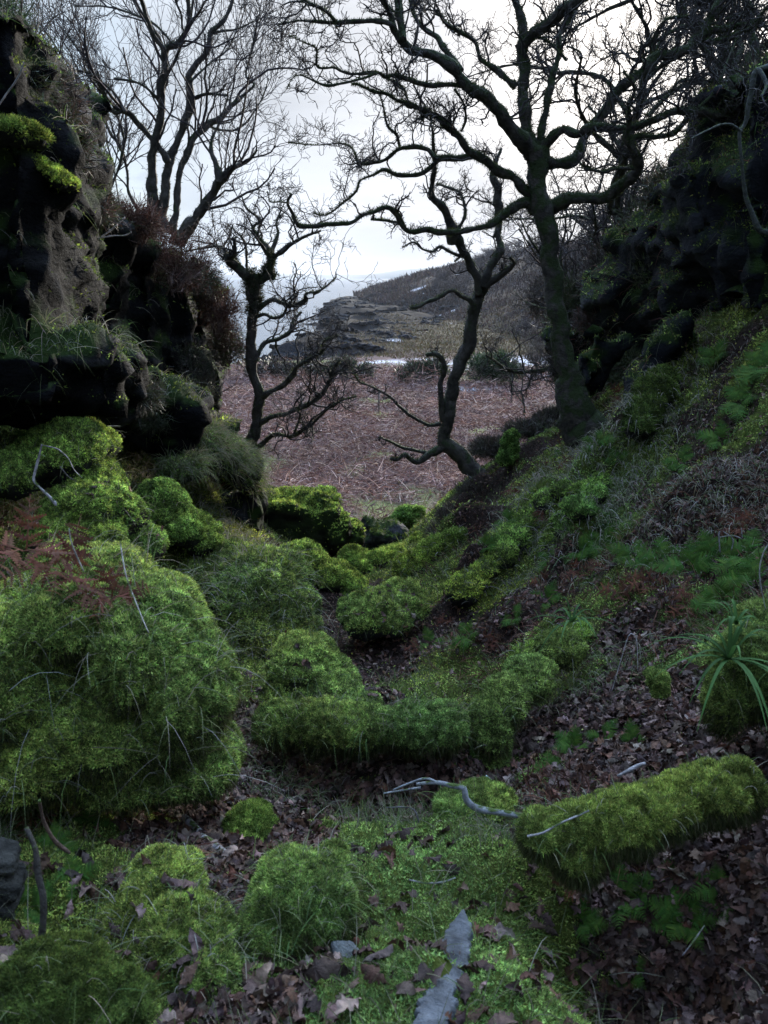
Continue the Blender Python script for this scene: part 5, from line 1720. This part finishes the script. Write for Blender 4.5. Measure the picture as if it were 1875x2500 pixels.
# posts in the field
for vx, vy, hh, lab in [(818, 893, 1.3, 'thin wooden post on the green patch in the middle of the field'), (961, 905, 1.5, 'thin wooden post half hidden beside the smaller oak trunk'),
                        (1104, 878, 1.3, 'thin wooden post near the right side of the field'), (652, 905, 1.2, 'thin dark wooden post seen through the gnarled tree')]:
    p = hit('V', vx, vy, 20)
    V, F = CUBE
    t = thing('wooden_post', lab, 'post', p)
    P = np.array([[p[0], p[1], p[2] - .2], [p[0] + .01, p[1], p[2] + hh * .5], [p[0] + .03, p[1], p[2] + hh]])
    a = Acc()
    V, Q = tubes(P[None], np.array([[.062, .06, .055]]), 6)
    a.add(V, Q, (.16, .13, .12))
    a.T.append(np.array([(12 + 0, 12 + i, 12 + i + 1) for i in range(1, 5)]))
    a.obj('shaft', 'wood', t)
    V, F = solid([('box', P[2] + [0, 0, .02], (.055, .055, .03), (0, .1, .4))], .02, .004, 20, 1)
    obj('cap', V, F, 'wood', t, (.17, .14, .12))

# ------------------------------------------------------------------ sticks, logs, roots


def stick(name, label, cat, fr, s, Y0, Y1, col, m='wood', k=7, knob=.12, kids=(), lift=0.0, ground=False):
    q, w = parse(s)
    n = len(q)
    P = []
    for i in range(n):
        if ground:
            h = hit(fr, q[i, 0], q[i, 1])
            P.append(h + [0, 0, w[i] * mpp(fr, h[1]) * .5 + lift])
        else:
            P.append(at(fr, q[i, 0], q[i, 1], Y0 + (Y1 - Y0) * i / max(1, n - 1)))
    if not ground and (fr in ('Q', 'R') or cat in ('branch',)):
        for i in range(n):
            h = hit(fr, q[i, 0], q[i, 1])
            lim = h[1] - .03 - w[i] * mpp(fr, h[1]) * .5
            if P[i][1] > lim:
                P[i] = at(fr, q[i, 0], q[i, 1], lim)
    P = np.array(P)
    R = np.array([w[i] * mpp(fr, P[i, 1]) * .5 for i in range(n)])
    t = thing(name, label, cat, P[0])
    a = Acc()
    bark_tube(a, P, R, k, col, knob)
    a.obj('stem', m, t, True)
    for kd in kids:
        q2, w2 = parse(kd)
        P2 = np.array([at(fr, q2[i, 0], q2[i, 1], P[np.argmin(np.abs(q - q2[i]).sum(1)), 1]) for i in range(len(q2))])
        a = Acc()
        bark_tube(a, P2, np.array([w2[i] * mpp(fr, P2[i, 1]) * .5 for i in range(len(q2))]), 5, col, knob)
        a.obj('side_branch', m, t, True)
    return t


LIC = (.23, .235, .25)
stick('fallen_branch', 'bent pale grey fallen branch lying on the moss in the middle foreground', 'branch', 'Q',
      '140,1175,12 225,1168,20 290,1182,24 345,1195,26 352,1235,30 385,1272,32 440,1290,32 520,1300,30 605,1312,26', 2.74, 2.68, LIC, k=9, knob=.08,
      kids=['230,1168,14 180,1150,12 100,1175,10 40,1200,8', '160,1190,12 90,1200,9 0,1215,8'])
stick('fallen_stick', 'thin grey stick lying on the mossy log', 'stick', 'Q', '620,1400,12 690,1385,13 750,1350,13 820,1320,12 885,1290,9', 2.18, 2.22, (.26, .24, .24), k=6)
stick('fallen_stick', 'short stick crusted with pale green lichen above the bent grey branch', 'stick', 'Q', '435,1145,24 480,1180,26 530,1205,24', 3.15, 3.1, (.26, .33, .32), k=7, knob=.2)
stick('fallen_stick', 'pale stub of wood poking from the litter behind the mossy log', 'stick', 'Q', '1010,1140,14 1060,1115,20 1100,1095,20 1130,1085,14', 2.95, 3.0, (.24, .22, .22), k=7)
stick('fallen_stick', 'crooked pale twig between the litter and the mossy log', 'stick', 'Q', '1150,1260,8 1170,1190,12 1210,1160,14 1260,1140,10', 2.62, 2.75, (.24, .23, .24), k=6)
stick('fallen_stick', 'thin pale twig lying across the foreground moss', 'stick', 'Q', '110,1590,9 180,1602,11 250,1600,11 310,1580,8', 2.32, 2.34, (.26, .25, .25), k=6)
stick('fallen_stick', 'long thin brown stick slanting over the litter at the right edge', 'stick', 'Q', '1380,1080,7 1480,1010,8 1560,950,9 1700,870,9', 2.9, 2.8, (.14, .10, .09), k=5)
stick('fallen_stick', 'thin straight twig standing out of the ferns at the lower right', 'stick', 'Q', '1290,1915,6 1340,1850,7 1385,1785,6', 1.8, 1.85, (.2, .18, .19), k=5)
stick('fallen_stick', 'dark curved twig on the moss left of the bent grey branch', 'stick', 'Q', '10,1275,6 110,1275,8 140,1300,7 150,1340,6', 2.75, 2.7, (.10, .09, .10), k=5)
stick('fallen_stick', 'straight pale twig along the bottom edge of the picture', 'stick', 'V', '600,2200,7 700,2190,9 800,2165,9 890,2140,8', 1.66, 1.72, (.2, .16, .15), k=5)
stick('dead_stick', 'pale forked dead stick standing on the mossy left bank', 'stick', 'J',
      '392,775,30 330,700,22 250,620,18 213,575,20 222,520,18 240,450,17 265,350,15', 4.9, 5.0, (.30, .27, .27), k=7, knob=.16,
      kids=['268,352,10 300,362,10 360,378,9 410,415,9 440,450,8 470,510,7 520,560,6', '240,420,6 265,415,6 285,425,5'])
stick('dead_stick', 'thin dark stick lying down the moss behind the forked dead stick', 'stick', 'J', '380,490,9 430,550,10 500,600,10 560,670,9 620,740,8', 5.1, 5.2, (.13, .11, .11), k=5)
stick('fallen_stick', 'short pale peeled stick on the upper left bank', 'stick', 'J', '625,248,8 690,236,11 760,235,9', 6.3, 6.3, (.4, .33, .28), k=6)
stick('dead_stick', 'long pale branch leaning on the left cliff below the overhang', 'stick', 'G', '230,385,8 300,290,10 390,200,12 440,155,9', 5.6, 5.7, (.30, .26, .25), k=5)
stick('dead_stick', 'pale forked branch leaning out over the left cliff face', 'stick', 'G', '530,555,7 620,480,10 700,420,12 790,340,9', 7.0, 7.2, (.36, .31, .3), k=5, kids=['640,470,9 720,455,9 790,452,8 830,430,6'])
stick('dead_stick', 'thin pale branch hanging at the far upper left of the cliff', 'stick', 'D', '-10,650,8 50,560,10 90,510,10 130,440,8 145,380,6', 4.8, 4.8, (.22, .2, .2), k=5)
stick('dead_stick', 'upright pale twig in the moss above the huge left boulder', 'stick', 'J', '530,1150,9 480,1040,9 450,960,9 438,880,8', 2.6, 2.6, (.34, .31, .28), k=5)
stick('grass_stalk', 'tall pale grass stalk leaning over the huge left boulder', 'stalk', 'J', '940,1540,8 880,1400,9 800,1180,10 760,960,7', 2.35, 2.6, (.36, .33, .3), k=4)
stick('grass_stalk', 'bent straw stalk standing in the litter of the right bank', 'stalk', 'I', '815,1520,5 865,1350,6 905,1225,7 930,1213,7 950,1250,6 955,1410,5', 3.35, 3.35, (.38, .33, .33), k=4, knob=.03)
stick('grass_stalk', 'long curved straw stalk arching at the right edge', 'stalk', 'I', '1645,1080,5 1620,950,6 1615,850,7 1640,760,6 1680,700,5', 3.1, 3.1, (.36, .34, .34), k=4, knob=.03)
stick('hanging_root', 'rough dark root hanging over the hole at the lower left', 'root', 'R', '110,1360,30 150,1450,50 165,1560,34 185,1660,34 180,1780,34 165,1880,32 150,1960,26', 1.98, 1.85, (.05, .042, .035), k=8, knob=.25)
stick('dead_stick', 'second crooked dark stick beside the hanging root', 'stick', 'R', '170,1240,20 190,1330,30 240,1420,24 300,1470,14', 2.1, 2.15, (.10, .06, .045), k=6, knob=.3)
stick('fallen_stick', 'bundle of thin grey twigs among pale dead grass on the right bank', 'stick', 'I', '1400,770,8 1395,680,10 1400,660,9', 4.8, 4.8, (.28, .26, .28), k=5, kids=['1400,690,6 1470,680,7 1520,700,5', '1460,760,6 1470,700,7 1420,660,6', '1520,700,5 1515,640,6'])

# birch log in two pieces


def birch(label, s, Y0, Y1):
    q, w = parse(s)
    P = np.array([at('R', q[i, 0], q[i, 1], min(Y0 + (Y1 - Y0) * i / (len(q) - 1), hit('R', q[i, 0], q[i, 1])[1] - .045)) for i in range(len(q))])
    R = np.array([w[i] * mpp('R', P[i, 1]) * .5 for i in range(len(q))])
    t = thing('birch_log', label, 'log', P[0])
    a = Acc()
    Pp, Rp = resample(P, R, .004)
    Rp = Rp * (1 + .05 * vn(Pp * 40))
    V, Q = tubes(Pp[None], Rp[None], 14)
    band = vn(np.stack([np.repeat(np.arange(len(Pp)), 14) * .55, V[:, 0] * 30, V[:, 2] * 30], 1))
    c = np.where(band[:, None] > .42, np.array([[.05, .045, .045]]), np.array([[.34, .31, .31]]) * (1 + .25 * vn(V * 60)[:, None]))
    a.add(V, Q, c)
    a.obj('bark', 'wood', t, True)
    a = Acc()
    k = 14
    ring = V[-k:]
    cen = Pp[-1] - nrm(Pp[-1] - Pp[-2]) * .004
    VV = np.concatenate([ring, ring * .45 + cen * .55, cen[None] - nrm(Pp[-1] - Pp[-2])[None] * .006])
    T = []
    for j in range(k):
        j2 = (j + 1) % k
        T += [(j, j2, k + j2), (j, k + j2, k + j), (k + j, k + j2, 2 * k)]
    a.add(VV, np.array(T), np.concatenate([np.full((k, 3), .06), np.full((k + 1, 3), .02)]))
    a.obj('cut_end', 'wood', t)


birch('birch log with a dark hollow end lying in the litter beside the shaggy boulder', '870,1405,46 900,1425,50 940,1455,50 975,1485,48', 2.62, 2.5)
birch('short upper piece of birch log, half buried in leaves', '795,1315,34 825,1345,38 862,1385,40', 2.78, 2.68)

# layered rock at the lower left edge and flat stones
V, F = solid([('box', at('R', 10 + 22 * math.sin(i * 2.3), 1465 + i * 34, 2.08 - .006 * i), (.038 + .01 * math.sin(i * 5.), .05, .0085), (.1 + .05 * math.sin(i), .35, .2 + .2 * math.sin(i * 3.))) for i in range(8)],
             .006, .012, 14, 0, strata=.006)
tag(obj('layered_rock', V, F, 'stone', None, (.05, .048, .042), False, loc=at('R', 40, 1600, 1.6)), 'layered grey brown rock at the lower left edge above the dark hole', 'rock')
V, F = solid([('box', hit('V', 745, 2070) + [0, 0, -.022], (.035, .045, .032), (.2, .3, .5))], .005, .014, 16, 3)
tag(obj('stone', V, F, 'stone', None, (.13, .14, .14), True, loc=hit('V', 745, 2070)), 'small grey stone at the foot of the shaggy foreground boulder', 'stone')

# ------------------------------------------------------------------ long leaved woodrush


def woodrush(label, p, n, L, wd, lean=(0, 0, 0)):
    t = thing('woodrush', label, 'plant', p)
    for i in range(n):
        a = 6.283 * i / n + rng.uniform(-.3, .3)
        e = rng.uniform(.25, 1.2)
        D = np.array([[math.cos(a) * math.cos(e), math.sin(a) * math.cos(e), math.sin(e)]]) + np.asarray(lean)
        l = L * rng.uniform(.65, 1.15)
        m = 9
        tt = np.linspace(0, 1, m)
        dr = nrm(D)[0]
        C = np.asarray(p) + dr[None] * (l * tt)[:, None] + np.array([0, 0, -1])[None] * (rng.uniform(.45, .95) * l * tt ** 2.2)[:, None]
        sd = nrm(np.cross(dr, [0, 0, 1.]) + 1e-6)
        w = wd * (1 - tt ** 2.2) * .5 + .0006
        cup = w[:, None] * .5 * np.array([0, 0, 1])[None]
        V = np.concatenate([C - sd * w[:, None] + cup, C, C + sd * w[:, None] + cup])
        Q = []
        for j in range(m - 1):
            Q += [(j, m + j, m + j + 1, j + 1), (m + j, 2 * m + j, 2 * m + j + 1, m + j + 1)]
        g = rng.uniform(.7, 1.3)
        c = np.tile(np.array([.045, .10, .025]) * g, (3 * m, 1)) * (1 + .4 * np.tile(tt, 3)[:, None] ** 3)
        obj('leaf', V, np.array(Q), 'grass', t, c, True)


woodrush('green long leaved plant arching over the mossy rock at the right edge', at('V', 1575, 1425, 2.75), 20, .36, .013, (-.1, -.15, 0))
woodrush('smaller long leaved plant in the litter halfway up the right bank', at('V', 1235, 1345, 4.3), 15, .30, .013, (0, -.2, 0))
woodrush('sprig of long leaves growing up behind the arching plant at the right edge', at('V', 1590, 1350, 2.85), 9, .2, .012, (0, -.1, .6))

# hanging pale grass on banks
for lab, spots_, n_, L_ in [('pale dead grass hanging over the left bank under the ferns', [(300, 1010), (360, 1040), (250, 1030), (400, 1050)], 1500, (.15, .35)),
                            ('fringe of pale grass at the left edge above the huge boulder', [(20, 1080), (60, 1110), (0, 1040)], 700, (.15, .4)),
                            ('patch of pale matted dead grass high on the right bank', [(1500, 1120), (1560, 1090), (1620, 1110), (1430, 1150), (1590, 1060)], 1500, (.06, .2)),
                            ('pale grass hanging down the bank right of the mossy cliff rib', [(1440, 830), (1470, 790), (1400, 900), (1380, 950), (1500, 700), (1560, 640)], 1600, (.12, .32)),
                            ('pale tussock of grass on the bank below the large oak', [(1240, 990), (1200, 1010), (1290, 1040), (1230, 1040)], 1600, (.12, .3)),
                            ('straw grass hanging between the moss ribs of the right bank', [(1230, 1100), (1260, 1140), (1300, 1080), (1150, 1200)], 1500, (.12, .3)),
                            ('green tuft of grass left of the mossy log end', [(1110, 1760), (1140, 1800), (1080, 1810)], 900, (.06, .15)),
                            ('pale grass on the bank behind the mossy slope', [(500, 1170), (430, 1200), (470, 1220)], 1500, (.12, .3)),
                            ('fine green grass in the litter right of the huge boulder', [(600, 1660), (580, 1700), (640, 1690), (700, 1740)], 700, (.05, .14)),
                            ('wispy green grass in the litter beside the yellow moss knob', [(1250, 1480), (1200, 1500), (1300, 1470)], 700, (.08, .2))]:
    hs = np.array([hit('V', a, b) for a, b in spots_])
    i = rng.integers(0, len(hs), n_)
    sg = .06 * hs[i, 1]
    P = hs[i] + rng.normal(size=(n_, 3)) * np.stack([sg * .7, sg * .8, sg * 0], 1)
    P[:, 2] = height(P[:, 0], P[:, 1]) + .02
    a = Acc()
    sgn = np.where(P[:, 0] > 0, -.5, .5)
    NN = np.stack([sgn, np.full(n_, -.3), np.full(n_, .7)], 1)
    grass(a, P, NN, L_, STRAW + [(.12, .16, .07)] if 'green' not in lab else GRC, (.5, 1.2), 4, None, .35)
    tag(a.obj('grass_tuft', 'grass', None, loc=hs.mean(0)), lab, 'grass', kind='stuff')

# single big oak leaves lying on top of the litter
big = [oak_leaf()[0] for _ in range(3)]
lm = []
for k in range(4):
    q = LV.copy()
    q[:, 0] *= rng.uniform(.8, 1.05)
    q[:, 2] = q[:, 2] * rng.uniform(.5, 2.2) + .12 * np.sin(q[:, 0] * 12 + k)
    me = mesh('oak_leaf', q, LT, np.clip(vary(pick(LEAFC, 1)[0] * 1.15, len(LV), 1, .1, .05), 0, 1))
    me.materials.append(M['leaf'])
    lm.append(me)
ls = [(620, 1650), (690, 1700), (860, 1640), (930, 1655), (740, 1640), (560, 1700), (470, 1830), (500, 1860), (440, 1900), (520, 1800), (1150, 1640), (1080, 1650), (1200, 1590), (1260, 1560),
      (1350, 1350), (1320, 1400), (1420, 1420), (1290, 1420), (1480, 1480), (1540, 1640), (1600, 1700), (1460, 1980), (1390, 1985), (1520, 2060), (1580, 2120), (1440, 2140), (1620, 1990), (1560, 1830),
      (560, 2150), (640, 2170), (700, 2120), (760, 2190), (300, 1740), (350, 1790), (270, 2010), (230, 2090), (480, 2050), (820, 2130), (880, 1820), (1050, 1700), (1330, 1500), (1380, 1540), (1250, 1490), (1640, 1550), (30, 2080)]
for i, (x, y) in enumerate(ls):
    p = hit('V', x + rng.uniform(-12, 12), y + rng.uniform(-8, 8))
    o = bpy.data.objects.new('oak_leaf', lm[i % 4])
    COL.objects.link(o)
    o.location = p + [0, 0, .022]
    o.rotation_euler = (rng.uniform(-.5, .7), rng.uniform(-.5, .5), rng.uniform(0, 6.28))
    s = rng.uniform(.075, .11)
    o.scale = (s, s, s)
    tag(o, 'large brown fallen oak leaf lying on top of the litter or moss', 'leaf', 'large oak leaves lying on top of the litter')

# rocks of the shore
shm = []
for k in range(4):
    V, F = solid([('box', (0, 0, 0), (1.6, .8, .35), (.1, .25, .2 + k)), ('box', (.8, .3, .1), (1.0, .6, .4), (.2, .3, .4 * k)), ('box', (-.9, -.2, -.1), (1.1, .6, .35), (-.1, .2, .1))], .12, .15, .9, 0, strata=.22, seed=k * 5.)
    me = mesh('shore_rock', V, F, np.clip(np.array([.013, .014, .018]) * (1 + .7 * fbm(V * 1.2, 3)[:, None]), 0, 1))
    me.materials.append(M['shore'])
    shm.append(me)
n_ = 0
tries = 0
while n_ < 230 and tries < 9000:
    tries += 1
    Y = rng.uniform(88, 330)
    x = rng.uniform(-.24, .08) * Y
    z = hz(x, Y)
    if z < SEA - .9 or x > np.interp(Y, [80, 120, 200, 300, 400], [-2, 2, 14, 10, -10]) + 2:
        continue
    o = bpy.data.objects.new('shore_rock', shm[n_ % 4])
    COL.objects.link(o)
    s = rng.uniform(.3, 1.0) * (.4 + Y / 260)
    o.location = (x, Y, max(z, SEA - .2) - .15 * s)
    o.rotation_euler = (0, 0, rng.uniform(-.5, .3))
    o.scale = (s * 1.4, s, s * rng.uniform(.7, 1.2))
    tag(o, 'dark jagged layered rock of the shore below the far hill', 'rock', 'jagged dark rocks along the shore')
    n_ += 1

# ------------------------------------------------------------------ sea, far coast
x = np.linspace(-2500, 900, 60)
y = np.concatenate([np.linspace(50, 500, 80), np.geomspace(520, 9000, 50)])
Ys, Us = np.meshgrid(y, np.linspace(-1.2, 1.2, 60), indexing='ij')
SV = np.stack([(Us * (Ys + 60)).ravel(), Ys.ravel(), np.full(Us.size, SEA)], 1)
i0 = (np.arange(len(y) - 1)[:, None] * 60 + np.arange(59)[None]).ravel()
o = obj('sea', SV, np.stack([i0, i0 + 1, i0 + 61, i0 + 60], 1), 'ground', col=(.02, .035, .05), smooth=True)
wm = bpy.data.materials.new('sea_water')
wm.use_nodes = True
b = wm.node_tree.nodes['Principled BSDF']
b.inputs['Base Color'].default_value = (.03, .055, .08, 1)
b.inputs['Roughness'].default_value = .22
b.inputs['IOR'].default_value = 1.33
nz = wm.node_tree.nodes.new('ShaderNodeTexNoise')
nz.inputs['Scale'].default_value = .9
nz.inputs['Detail'].default_value = 4
mp = wm.node_tree.nodes.new('ShaderNodeMapping')
mp.inputs['Scale'].default_value = (.35, 1, 1)
ge = wm.node_tree.nodes.new('ShaderNodeNewGeometry')
bp = wm.node_tree.nodes.new('ShaderNodeBump')
bp.inputs['Strength'].default_value = .5
bp.inputs['Distance'].default_value = .25
wm.node_tree.links.new(ge.outputs['Position'], mp.inputs['Vector'])
wm.node_tree.links.new(mp.outputs[0], nz.inputs['Vector'])
wm.node_tree.links.new(nz.outputs['Fac'], bp.inputs['Height'])
wm.node_tree.links.new(bp.outputs[0], b.inputs['Normal'])
o.data.materials.clear()
o.data.materials.append(wm)
tag(o, 'pale grey sea reaching to the horizon', kind='structure')


def ridge(name, pts, Y, seed, label):
    """a far headland: a real hill profile with depth, standing in the sea"""
    w = np.array([at('V', a, b, Y) for a, b in pts])
    xs = np.linspace(w[0, 0], w[-1, 0], 140)
    top = np.interp(xs, w[:, 0], w[:, 2])
    top = SEA + (top - SEA) * (1 + .12 * n2(xs, xs * 0, 12. / Y, 4, seed))
    vs = []
    prof = [(-.5, 0.0), (-.42, .35), (-.25, .7), (-.08, .95), (0, 1), (.15, .9), (.4, .4), (.6, 0)]
    for d, hh in prof:
        vs.append(np.stack([xs, np.full_like(xs, Y + d * Y * .12) + n2(xs, xs * 0 + d, 30. / Y, 3, seed) * Y * .01, SEA - 1 + (top - SEA + 1) * hh], 1))
    V = np.concatenate(vs)
    m, k = len(prof), len(xs)
    i0 = (np.arange(m - 1)[:, None] * k + np.arange(k - 1)[None]).ravel()
    c = np.array([.07, .075, .06]) * (1 + .3 * n2(V[:, 0], V[:, 1], 20. / Y, 3, 2)[:, None])
    tag(obj(name, V, np.stack([i0, i0 + 1, i0 + k + 1, i0 + k], 1), 'hill', col=c, smooth=True), label, kind='structure')


ridge('far_hills', [(740, 599), (790, 592), (830, 588), (870, 581), (920, 577), (1000, 573), (1080, 580), (1200, 598)], 4500, 3, 'low hazy headland on the horizon beyond the sea')
ridge('far_hills', [(300, 599), (420, 594), (560, 592), (700, 594), (800, 592), (900, 594), (1000, 599)], 5100, 8, 'faint far coast on the horizon')

# the air itself
HV = np.array([(x_, y_, z_) for x_ in (-5200, 5200) for y_ in (-30, 5400) for z_ in (-40, 60)], float)
haze = obj('haze', HV, CUBE[1], 'ground', col=(1, 1, 1))
hm_ = bpy.data.materials.new('haze')
hm_.use_nodes = True
hn = hm_.node_tree
hn.nodes.clear()
ho = hn.nodes.new('ShaderNodeOutputMaterial')
hv = hn.nodes.new('ShaderNodeVolumePrincipled')
hv.inputs['Color'].default_value = (.80, .88, 1.0, 1)
hv.inputs['Density'].default_value = HAZE
hv.inputs['Anisotropy'].default_value = .3
hn.links.new(hv.outputs[0], ho.inputs['Volume'])
haze.data.materials.clear()
haze.data.materials.append(hm_)
tag(haze, kind='stuff')

# ------------------------------------------------------------------ camera, light, sky
cam = bpy.data.cameras.new('camera')
cam.sensor_fit = 'VERTICAL'
cam.sensor_height = 36
cam.lens = FPX / 2500 * 36
cam.clip_start = .05
cam.clip_end = 20000
co = bpy.data.objects.new('camera', cam)
COL.objects.link(co)
co.rotation_euler = (math.pi / 2 - PITCH, 0, 0)
cam.dof.use_dof = True
cam.dof.focus_distance = 9
cam.dof.aperture_fstop = 7.1
SC.camera = co

sp = at('V', 1540, 30, 1.0)
sun_dir = sp / np.linalg.norm(sp)
el = math.asin(sun_dir[2])
az = math.atan2(sun_dir[0], sun_dir[1])
sl = bpy.data.lights.new('sun', 'SUN')
sl.energy = SUN_E
sl.angle = math.radians(SUN_A)
sl.color = (1, .93, .82)
so = bpy.data.objects.new('sun', sl)
COL.objects.link(so)
so.rotation_euler = Vector(sun_dir).to_track_quat('Z', 'Y').to_euler()
so.location = (0, 0, 30)

W = bpy.data.worlds.new('World')
SC.world = W
W.use_nodes = True
nt = W.node_tree
N, L = nt.nodes, nt.links
N.clear()
out = N.new('ShaderNodeOutputWorld')
bg = N.new('ShaderNodeBackground')
bg.inputs['Strength'].default_value = .1
sky = N.new('ShaderNodeTexSky')
sky.sky_type = 'NISHITA'
sky.sun_disc = False
sky.sun_elevation = el
sky.sun_rotation = az
sky.air_density = 1.0
sky.dust_density = .6
sky.ozone_density = 2.0
tc = N.new('ShaderNodeTexCoord')
# thin high cloud: noise on the direction, flattened to layers
mp = N.new('ShaderNodeMapping')
mp.inputs['Scale'].default_value = (1.3, 1.3, 5.0)
mp.inputs['Rotation'].default_value = (.06, .12, .3)
L.new(tc.outputs['Generated'], mp.inputs['Vector'])
nz = N.new('ShaderNodeTexNoise')
nz.inputs['Scale'].default_value = 1.7
nz.inputs['Detail'].default_value = 6
nz.inputs['Roughness'].default_value = .55
L.new(mp.outputs[0], nz.inputs['Vector'])
# cloud dims away from the sun; rear darkened in place of unseen gully walls
dt = N.new('ShaderNodeVectorMath')
dt.operation = 'DOT_PRODUCT'
L.new(tc.outputs['Generated'], dt.inputs[0])
dt.inputs[1].default_value = tuple(sun_dir)
mr = N.new('ShaderNodeMapRange')
mr.inputs['From Min'].default_value = .3
mr.inputs['From Max'].default_value = 1.0
mr.inputs['To Min'].default_value = 0
mr.inputs['To Max'].default_value = 1
L.new(dt.outputs['Value'], mr.inputs['Value'])
cr = N.new('ShaderNodeValToRGB')
cr.color_ramp.elements[0].position = 0
cr.color_ramp.elements[0].color = (*CL0, 1)
cr.color_ramp.elements[1].position = 1
cr.color_ramp.elements[1].color = (*CL3, 1)
e = cr.color_ramp.elements.new(.52)
e.color = (*CL05, 1)
e = cr.color_ramp.elements.new(.72)
e.color = (*CL1, 1)
e = cr.color_ramp.elements.new(.95)
e.color = (*CL2, 1)
L.new(mr.outputs[0], cr.inputs[0])
sc_ = N.new('ShaderNodeVectorMath')
sc_.operation = 'SCALE'
# overhead, out of view, the overcast is over-brightened and blued to light the ground
sz = N.new('ShaderNodeSeparateXYZ')
L.new(tc.outputs['Generated'], sz.inputs[0])
zb = N.new('ShaderNodeMapRange')
zb.inputs['From Min'].default_value = .32
zb.inputs['From Max'].default_value = .9
zb.inputs['To Min'].default_value = 1
zb.inputs['To Max'].default_value = ZEN
L.new(sz.outputs['Z'], zb.inputs['Value'])
sc0 = N.new('ShaderNodeVectorMath')
sc0.operation = 'SCALE'
L.new(zb.outputs[0], sc0.inputs['Scale'])
zc = N.new('ShaderNodeMapRange')
zc.inputs['From Min'].default_value = .32
zc.inputs['From Max'].default_value = .8
L.new(sz.outputs['Z'], zc.inputs['Value'])
zm = N.new('ShaderNodeMix')
zm.data_type = 'RGBA'
zm.inputs['A'].default_value = (1, 1, 1, 1)
zm.inputs['B'].default_value = (.88, .97, 1.12, 1)
L.new(zc.outputs[0], zm.inputs['Factor'])
zv = N.new('ShaderNodeVectorMath')
zv.operation = 'MULTIPLY'
L.new(cr.outputs[0], zv.inputs[0])
L.new(zm.outputs['Result'], zv.inputs[1])
L.new(zv.outputs[0], sc0.inputs[0])
L.new(sc0.outputs[0], sc_.inputs[0])
mr2 = N.new('ShaderNodeMapRange')
mr2.inputs['From Min'].default_value = .3
mr2.inputs['From Max'].default_value = .7
mr2.inputs['To Min'].default_value = CLOUD * .70
mr2.inputs['To Max'].default_value = CLOUD * 1.14
L.new(nz.outputs['Fac'], mr2.inputs['Value'])
L.new(mr2.outputs[0], sc_.inputs['Scale'])
mr3 = N.new('ShaderNodeMapRange')
mr3.inputs['From Min'].default_value = .36
mr3.inputs['From Max'].default_value = .47
mr3.inputs['To Min'].default_value = .5
mr3.inputs['To Max'].default_value = 1.0
L.new(nz.outputs['Fac'], mr3.inputs['Value'])
mx = N.new('ShaderNodeMix')
mx.data_type = 'RGBA'
gl = N.new('ShaderNodeMapRange')
gl.inputs['From Min'].default_value = .62
gl.inputs['From Max'].default_value = .85
L.new(dt.outputs['Value'], gl.inputs['Value'])
mxf = N.new('ShaderNodeMath')
mxf.operation = 'MAXIMUM'
L.new(mr3.outputs[0], mxf.inputs[0])
L.new(gl.outputs[0], mxf.inputs[1])
L.new(mxf.outputs[0], mx.inputs['Factor'])
L.new(sky.outputs[0], mx.inputs['A'])
L.new(sc_.outputs[0], mx.inputs['B'])
L.new(mx.outputs['Result'], bg.inputs['Color'])
L.new(bg.outputs[0], out.inputs['Surface'])

SC.view_settings.view_transform = 'Standard'
SC.view_settings.look = 'None'
SC.view_settings.exposure = EXPO
SC.render.resolution_x, SC.render.resolution_y = 768, 1024
SC.cycles.max_bounces = 6
SC.cycles.diffuse_bounces = 3
SC.cycles.transmission_bounces = 3
SC.cycles.use_adaptive_sampling = True
SC.cycles.sample_clamp_indirect = 6
